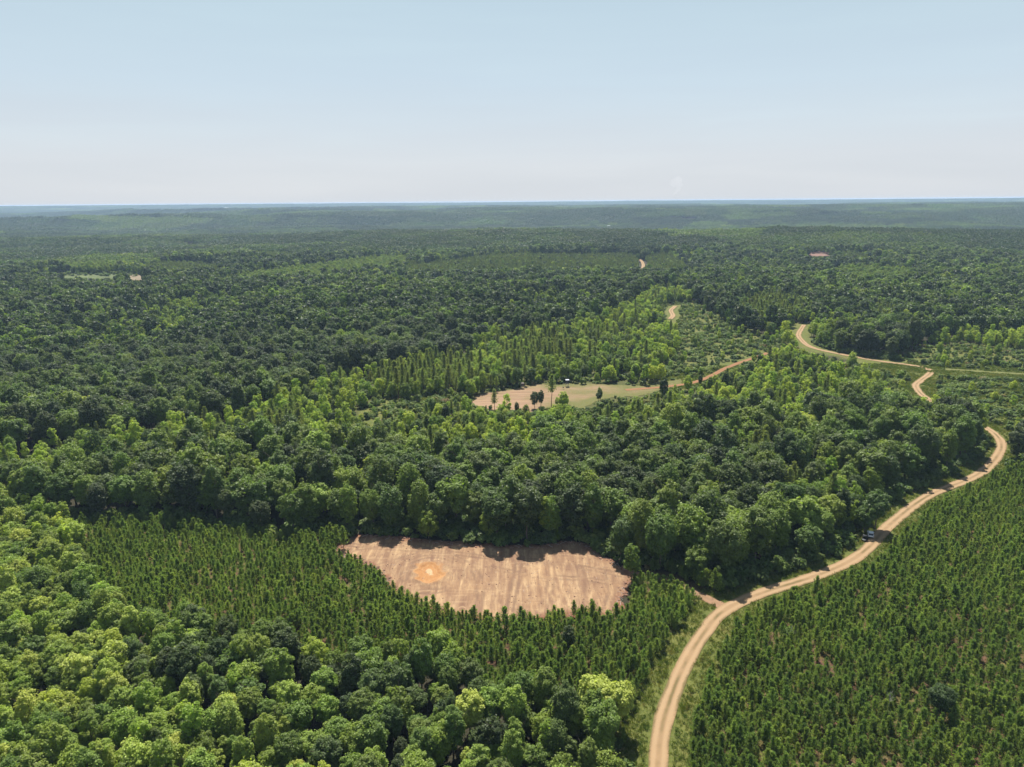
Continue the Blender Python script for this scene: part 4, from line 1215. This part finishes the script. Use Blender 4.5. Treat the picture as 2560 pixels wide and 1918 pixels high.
M_white = simple_mat('white_paint', (0.78, 0.79, 0.80), 0.3, 0.5, 0.03)
M_glass = simple_mat('dark_glass', (0.02, 0.025, 0.03), 0.08, 0.6, 0.1)
M_rubber = simple_mat('rubber', (0.02, 0.02, 0.02), 0.8, 0.2, 0.2)
M_black = simple_mat('black_plastic', (0.025, 0.026, 0.028), 0.5, 0.4, 0.2)
M_steel = simple_mat('steel', (0.45, 0.46, 0.47), 0.4, 0.5, 0.1, metallic=0.8)
M_red = simple_mat('lamp_red', (0.35, 0.02, 0.02), 0.3, 0.5, 0.05)
M_blind = simple_mat('blind_panel', (0.055, 0.06, 0.065), 0.7, 0.3, 0.3, 2)
M_roofw = simple_mat('pale_roof', (0.34, 0.36, 0.38), 0.5, 0.4, 0.08)
M_lumber = simple_mat('lumber', (0.42, 0.34, 0.25), 0.9, 0.2, 0.3)
M_camo = simple_mat('weathered_panel', (0.12, 0.10, 0.085), 0.9, 0.2, 0.5, 1.5)
M_brick = simple_mat('far_wall', (0.55, 0.52, 0.48), 0.9, 0.2, 0.15)

# white car, nose away from the viewer under the edge of the trees
cp = ground_at([(2176, 1340)])[0]
car = root('parked_car', cp, R(-24), 'white car parked in the shade under trees beside the dirt road', 'car', 0.02)
bm = bm_new()
prism(bm, [(-2.35, 0.45), (-2.4, 0.85), (-2.3, 1.05), (0.85, 1.10), (1.9, 1.0), (2.32, 0.8), (2.38, 0.45), (2.1, 0.32), (-2.1, 0.32)], -0.92, 0.92)
bmesh.ops.bevel(bm, geom=[e for e in bm.edges if abs(e.verts[0].co.x - e.verts[1].co.x) < 0.01], offset=0.07, segments=2, affect='EDGES')
body = bobj('body', bm, M_white, car)
bm = bm_new(); prism(bm, [(-2.12, 1.06), (-1.75, 1.66), (0.05, 1.70), (0.95, 1.08)], -0.80, 0.80)
bobj('window_band', bm, M_glass, car)
bm = bm_new(); box(bm, (0, -0.85, 1.70), (1.5, 1.75, 0.08), bev=0.03)
for sx in (-0.79, 0.79):
    for yy, zz, a in ((0.47, 1.39, -0.97), (-0.75, 1.39, 0), (-1.93, 1.38, 0.55)):
        box(bm, (sx, yy, zz), (0.06, 0.09, 0.74), Matrix.Rotation(-a if a else 0, 3, 'X'))
bobj('roof', bm, M_white, car)
for sx in (-0.86, 0.86):
    for yy in (-1.45, 1.42):
        bm = bm_new(); rod(bm, (sx - 0.11, yy, 0.34), (sx + 0.11, yy, 0.34), 0.34, 18)
        w = bobj('wheel', bm, M_rubber, car)
        bm = bm_new(); q = 0.115 if sx > 0 else -0.115
        rod(bm, (sx + q - 0.02, yy, 0.34), (sx + q + 0.02, yy, 0.34), 0.21, 14); bobj('rim', bm, M_steel, w)
for sx in (-0.72, 0.72):
    bm = bm_new(); box(bm, (sx, -2.36, 0.92), (0.22, 0.08, 0.22), bev=0.02); bobj('tail_light', bm, M_red, car)
    bm = bm_new(); box(bm, (sx, 2.26, 0.78), (0.34, 0.10, 0.14), bev=0.02); bobj('headlight', bm, M_glass, car)
bm = bm_new(); box(bm, (0, -2.42, 0.52), (1.7, 0.12, 0.22), bev=0.03); box(bm, (0, 2.38, 0.5), (1.7, 0.12, 0.22), bev=0.03); bobj('bumper', bm, M_black, car)
for sx in (-1.0, 1.0):
    bm = bm_new(); box(bm, (sx, 0.62, 1.16), (0.2, 0.12, 0.15), bev=0.03); bobj('mirror', bm, M_white, car)

# dark utility buggy in the shade by the car
up = ground_at([(2161, 1351)])[0]
ut = root('utility_buggy', up, R(-38), 'small dark buggy with a pale panel in the shade below the white car', 'buggy', 0.02)
bm = bm_new(); prism(bm, [(-1.3, 0.45), (-1.3, 0.8), (-0.3, 0.8), (-0.25, 0.6), (0.5, 0.6), (0.6, 0.95), (1.3, 0.8), (1.35, 0.45)], -0.68, 0.68); bobj('body', bm, M_black, ut)
bm = bm_new()
for sx in (-0.62, 0.62):
    rod(bm, (sx, 0.55, 0.95), (sx * 0.95, 0.2, 1.85), 0.035); rod(bm, (sx, -0.5, 0.8), (sx * 0.95, -0.4, 1.85), 0.035)
    rod(bm, (sx * 0.95, 0.2, 1.85), (sx * 0.95, -0.4, 1.85), 0.035)
bobj('roll_cage', bm, M_black, ut)
bm = bm_new(); box(bm, (0, -0.1, 1.90), (1.3, 0.9, 0.05), bev=0.02); bobj('canopy', bm, M_black, ut)
bm = bm_new(); box(bm, (0.05, -1.33, 0.7), (1.0, 0.04, 0.22)); bobj('tailgate', bm, M_white, ut)
bm = bm_new(); box(bm, (0, -0.1, 0.78), (1.15, 0.45, 0.16), bev=0.04); box(bm, (0, -0.34, 1.1), (1.15, 0.12, 0.55), bev=0.04); bobj('seat', bm, M_rubber, ut)
for sx in (-0.66, 0.66):
    for yy in (-0.95, 0.95):
        bm = bm_new(); rod(bm, (sx - 0.12, yy, 0.32), (sx + 0.12, yy, 0.32), 0.32, 16); bobj('wheel', bm, M_rubber, ut)


# hunting blind on its stand
def blind(px, label, wall, rf, w=1.9, hb=2.3, hs=2.1, rz=0.1):
    p = ground_at([px])[0]
    o = root('hunting_blind', p, rz, label, 'hunting blind')
    bm = bm_new()
    t = 0.06; z0 = hs; z1 = hs + hb
    for sx in (-1, 1):   # walls with an opening band
        box(bm, (sx * w / 2, 0, z0 + 0.55), (t, w + t, 1.1)); box(bm, (sx * w / 2, 0, z1 - 0.3), (t, w + t, 0.6))
        box(bm, (0, sx * w / 2, z0 + 0.55), (w - t, t, 1.1)); box(bm, (0, sx * w / 2, z1 - 0.3), (w - t, t, 0.6))
        for sy in (-1, 1): box(bm, (sx * (w / 2 - 0.1), sy * (w / 2 + 0.003), z0 + 1.4), (0.26, t, 0.62)); box(bm, (sx * (w / 2 + 0.003), sy * (w / 2 - 0.1), z0 + 1.4), (t, 0.26, 0.62))
    box(bm, (0, 0, z0 + 0.03), (w - t, w - t, 0.05))
    bobj('cabin', bm, wall, o)
    bm = bm_new(); box(bm, (0, 0, z1 + 0.05), (w + 0.35, w + 0.35, 0.09), Matrix.Rotation(0.06, 3, 'X'), 0.02); bobj('roof', bm, rf, o)
    for sx in (-1, 1):
        for sy in (-1, 1):
            bm = bm_new(); rod(bm, (sx * (w / 2 + 0.18), sy * (w / 2 + 0.18), -0.2), (sx * (w / 2 - 0.05), sy * (w / 2 - 0.05), hs), 0.06, 8); bobj('leg', bm, M_lumber, o)
    bm = bm_new()
    for a in (0.7, 1.5):
        e = w / 2 + 0.18 - 0.11 * a
        for sx in (-1, 1): rod(bm, (sx * e, -e, a), (sx * e, e, a), 0.04); rod(bm, (-e, sx * e, a), (e, sx * e, a), 0.04)
    bobj('brace', bm, M_lumber, o)
    bm = bm_new()
    for sx in (-0.25, 0.25): rod(bm, (sx, -w / 2 - 0.9, -0.1), (sx, -w / 2 - 0.05, hs + 0.2), 0.035)
    for k in range(7):
        q = (k + 0.5) / 7; rod(bm, (-0.25, -w / 2 - 0.9 + 0.85 * q, hs * q), (0.25, -w / 2 - 0.9 + 0.85 * q, hs * q), 0.028)
    bobj('ladder', bm, M_lumber, o)
    return o


blind((1418, 967), 'dark box hunting blind with pale roof on legs beside the tan opening', M_blind, M_roofw)
blind((1306, 972), 'weathered brown hunting blind half hidden in bushes behind the tan opening', M_camo, M_camo, 1.7, 1.9, 1.7, 0.3)
fp = ground_at([(1408, 974)])[0]
fd = root('tripod_feeder', fp, 0.4, 'small dark barrel feeder on three spread legs in the tan opening', 'game feeder')
bm = bm_new(); rod(bm, (0, 0, 1.05), (0, 0, 1.75), 0.3, 16); rod(bm, (0, 0, 0.85), (0, 0, 1.05), 0.1, 12, 0.29); rod(bm, (0, 0, 1.75), (0, 0, 1.9), 0.33, 16, 0.1)
bobj('barrel', bm, M_black, fd)
for k in range(3):
    an = k * 2.094
    bm = bm_new(); rod(bm, (math.cos(an) * 1.15, math.sin(an) * 1.15, -0.1), (math.cos(an) * 0.28, math.sin(an) * 0.28, 1.6), 0.035); bobj('leg', bm, M_steel, fd)


# far house with pale roof
def house(px, w, l, h, label, rz):
    p = ground_at([px], 12)[0]
    o = root('farmhouse', p, rz, label, 'house', 9.0)
    bm = bm_new(); box(bm, (0, 0, h / 2 - 5), (w, l, h + 10)); bobj('wall', bm, M_brick, o)
    bm = bm_new(); prism(bm, [(-l / 2 - 0.6, h), (0, h + l * 0.28), (l / 2 + 0.6, h), (l / 2 + 0.6, h - 0.2), (-l / 2 - 0.6, h - 0.2)], -w / 2 - 0.5, w / 2 + 0.5); bobj('roof', bm, M_roofw, o)
    for k in (-1, 0, 1):
        bm = bm_new(); box(bm, (k * w * 0.3, -l / 2 - 0.03, h * 0.55), (w * 0.1, 0.06, h * 0.35)); bobj('window', bm, M_glass, o)
    return o


house((1521, 566), 14, 9, 4, 'tiny white roofed house deep in the far woods', 0.1)
house((567, 521), 45, 20, 8, 'tiny white building on the left part of the horizon', 0.1)

# bleached dead saplings in the plantation
for i, (px, h, lab) in enumerate((((1975, 1612), 5.5, 'bleached dead sapling beside the small pale leafy tree in the plantation'), ((2218, 1790), 6.5, 'grey dead sapling with forked top left of the round black tree'),
                                  ((2062, 1800), 5.0, 'short grey dead sapling low in the plantation, left of the forked one'), ((1245, 1566), 4.5, 'thin bare stem at the bare clearing\'s near edge'))):
    p = ground_at([px])[0]
    parts = [tube([(0, 0, -0.3), (0.1, 0.05, h * 0.5), (0.05, 0.15, h)], [0.07, 0.05, 0.02], 5)]
    for k in range(11):
        t = rng.uniform(0.35, 0.95); an = rng.uniform(0, 6.28); L = h * 0.25 * (1.15 - t) + 0.3
        parts.append(tube([(0.08, 0.08, h * t), (0.08 + math.cos(an) * L * .5, math.sin(an) * L * .5, h * t + L * 0.35), (0.08 + math.cos(an) * L, math.sin(an) * L, h * t + L * 0.9)], [0.03, 0.022, 0.01], 4))
    V, Fq, _ = join(parts)
    o = link('dead_sapling', mesh_from('dead_sapling', V, Fq, [M_deadwood])); o.location = (p[0], p[1], float(terrain(*p)))
    tag(o, lab, 'dead tree')

# ------------------------------------------------------------------ far smoke
m, nt, out = mat('smoke')
pv = nt.nodes.new('ShaderNodeVolumePrincipled'); pv.inputs['Color'].default_value = (0.95, 0.95, 0.97, 1); pv.inputs['Density'].default_value = 0.0008; pv.inputs['Density Attribute'].default_value = ''
nt.links.new(pv.outputs[0], out.inputs['Volume'])
bm = bm_new()
D0 = 12500.0
dirn = rays([(1683, 497)])[0]; dirn = dirn / np.hypot(dirn[0], dirn[1])
sx, sy = dirn[0] * D0, dirn[1] * D0
for k in range(9):
    t = k / 8
    r_ = 22 + 62 * t ** 1.2
    q = bmesh.ops.create_icosphere(bm, subdivisions=2, radius=r_)
    off = Vector((90 * math.sin(t * 2.4) - (150 * max(0, t - 0.75) / 0.25 if k % 2 else 0), 0, 40 + 220 * t))
    bmesh.ops.translate(bm, vec=off, verts=q['verts'])
SMOKE_Z = 150.0
o = bobj('smoke', bm, m, smooth=True); o.location = (sx, sy, SMOKE_Z)
rm = o.modifiers.new('remesh', 'REMESH'); rm.mode = 'VOXEL'; rm.voxel_size = 9.0
tag(o, 'faint pale smoke plume rising above the far horizon', kind='stuff')

# ------------------------------------------------------------------ air
m, nt, out = mat('air')
pv = nt.nodes.new('ShaderNodeVolumePrincipled')
pv.inputs['Color'].default_value = (0.52, 0.72, 0.98, 1); pv.inputs['Density'].default_value = 6.2e-5; pv.inputs['Anisotropy'].default_value = 0.1; pv.inputs['Density Attribute'].default_value = ''
nt.links.new(pv.outputs[0], out.inputs['Volume'])
bm = bm_new(); zlo, zhi = -90.0, 115.0
box(bm, (0, 5900, (zlo + zhi) / 2), (26000, 13600, zhi - zlo))
tag(bobj('haze', bm, m), 'thin bluish haze over the land', kind='stuff')

# ------------------------------------------------------------------ light
SUN_EL, SUN_AZ = 58.0, 4.0      # azimuth measured from straight ahead, to the left
w = bpy.data.worlds.new('World'); S.world = w; w.use_nodes = True
nt = w.node_tree; nt.nodes.clear()
sky = nt.nodes.new('ShaderNodeTexSky'); sky.sky_type = 'NISHITA'; sky.sun_disc = False
sky.sun_elevation = R(SUN_EL); sky.sun_rotation = R(-SUN_AZ)
sky.altitude = 200; sky.air_density = 1.0; sky.dust_density = 1.0; sky.ozone_density = 1.0
bg = nt.nodes.new('ShaderNodeBackground'); bg.inputs[1].default_value = 0.07
tc = nt.nodes.new('ShaderNodeTexCoord'); sp = nt.nodes.new('ShaderNodeSeparateXYZ'); nt.links.new(tc.outputs['Generated'], sp.inputs[0])
mp = nt.nodes.new('ShaderNodeMapping'); mp.inputs['Scale'].default_value = (1.2, 1.2, 14.0); nt.links.new(tc.outputs['Generated'], mp.inputs[0])
cl = noise(nt, mp.outputs[0], 2.2, 4, 0.5, 0.3)
zz = math_(nt, 'ADD', sp.outputs[2], math_(nt, 'MULTIPLY', math_(nt, 'SUBTRACT', cl, 0.5), 0.07))
veil = ramp(nt, zz, [(0.0, (0.95, 0.95, 0.95)), (0.10, (0.90, 0.90, 0.90)), (0.26, (0.80, 0.80, 0.80)), (0.6, (0.25, 0.25, 0.25))])
vcol = ramp(nt, zz, [(0.0, (0.485, 0.515, 0.555)), (0.05, (0.490, 0.522, 0.565)), (0.14, (0.430, 0.510, 0.570)), (0.25, (0.375, 0.472, 0.512))])
skyc = mixc(nt, veil, sky.outputs[0], mixc(nt, 1.0, vcol, (10, 10, 10), 'MULTIPLY'))
skyc = mixc(nt, 1.0, skyc, ramp(nt, cl, [(0.30, (0.975, 0.98, 0.985)), (0.5, (1.0, 1.0, 1.0)), (0.70, (1.035, 1.028, 1.02))]), 'MULTIPLY')
ow = nt.nodes.new('ShaderNodeOutputWorld')
nt.links.new(skyc, bg.inputs[0]); nt.links.new(bg.outputs[0], ow.inputs[0])
sl = bpy.data.lights.new('sun', 'SUN'); sl.energy = 5.0; sl.angle = R(0.53); sl.color = (1.0, 0.95, 0.87)
so = bpy.data.objects.new('sun', sl); C.objects.link(so)
e = R(SUN_EL); a = R(SUN_AZ)
to_sun = Vector((-math.sin(a) * math.cos(e), math.cos(a) * math.cos(e), math.sin(e)))
so.rotation_euler = to_sun.to_track_quat('Z', 'Y').to_euler()

S.view_settings.view_transform = 'Standard'; S.view_settings.look = 'None'; S.view_settings.exposure = 1.0; S.view_settings.gamma = 1.0
S.render.engine = 'CYCLES'
cy = S.cycles
cy.max_bounces = 6; cy.diffuse_bounces = 4; cy.glossy_bounces = 1; cy.transmission_bounces = 3; cy.volume_bounces = 0; cy.transparent_max_bounces = 4
cy.use_denoising = True; cy.denoiser = 'OPENIMAGEDENOISE'; cy.denoising_input_passes = 'RGB_ALBEDO_NORMAL'; cy.denoising_prefilter = 'ACCURATE'
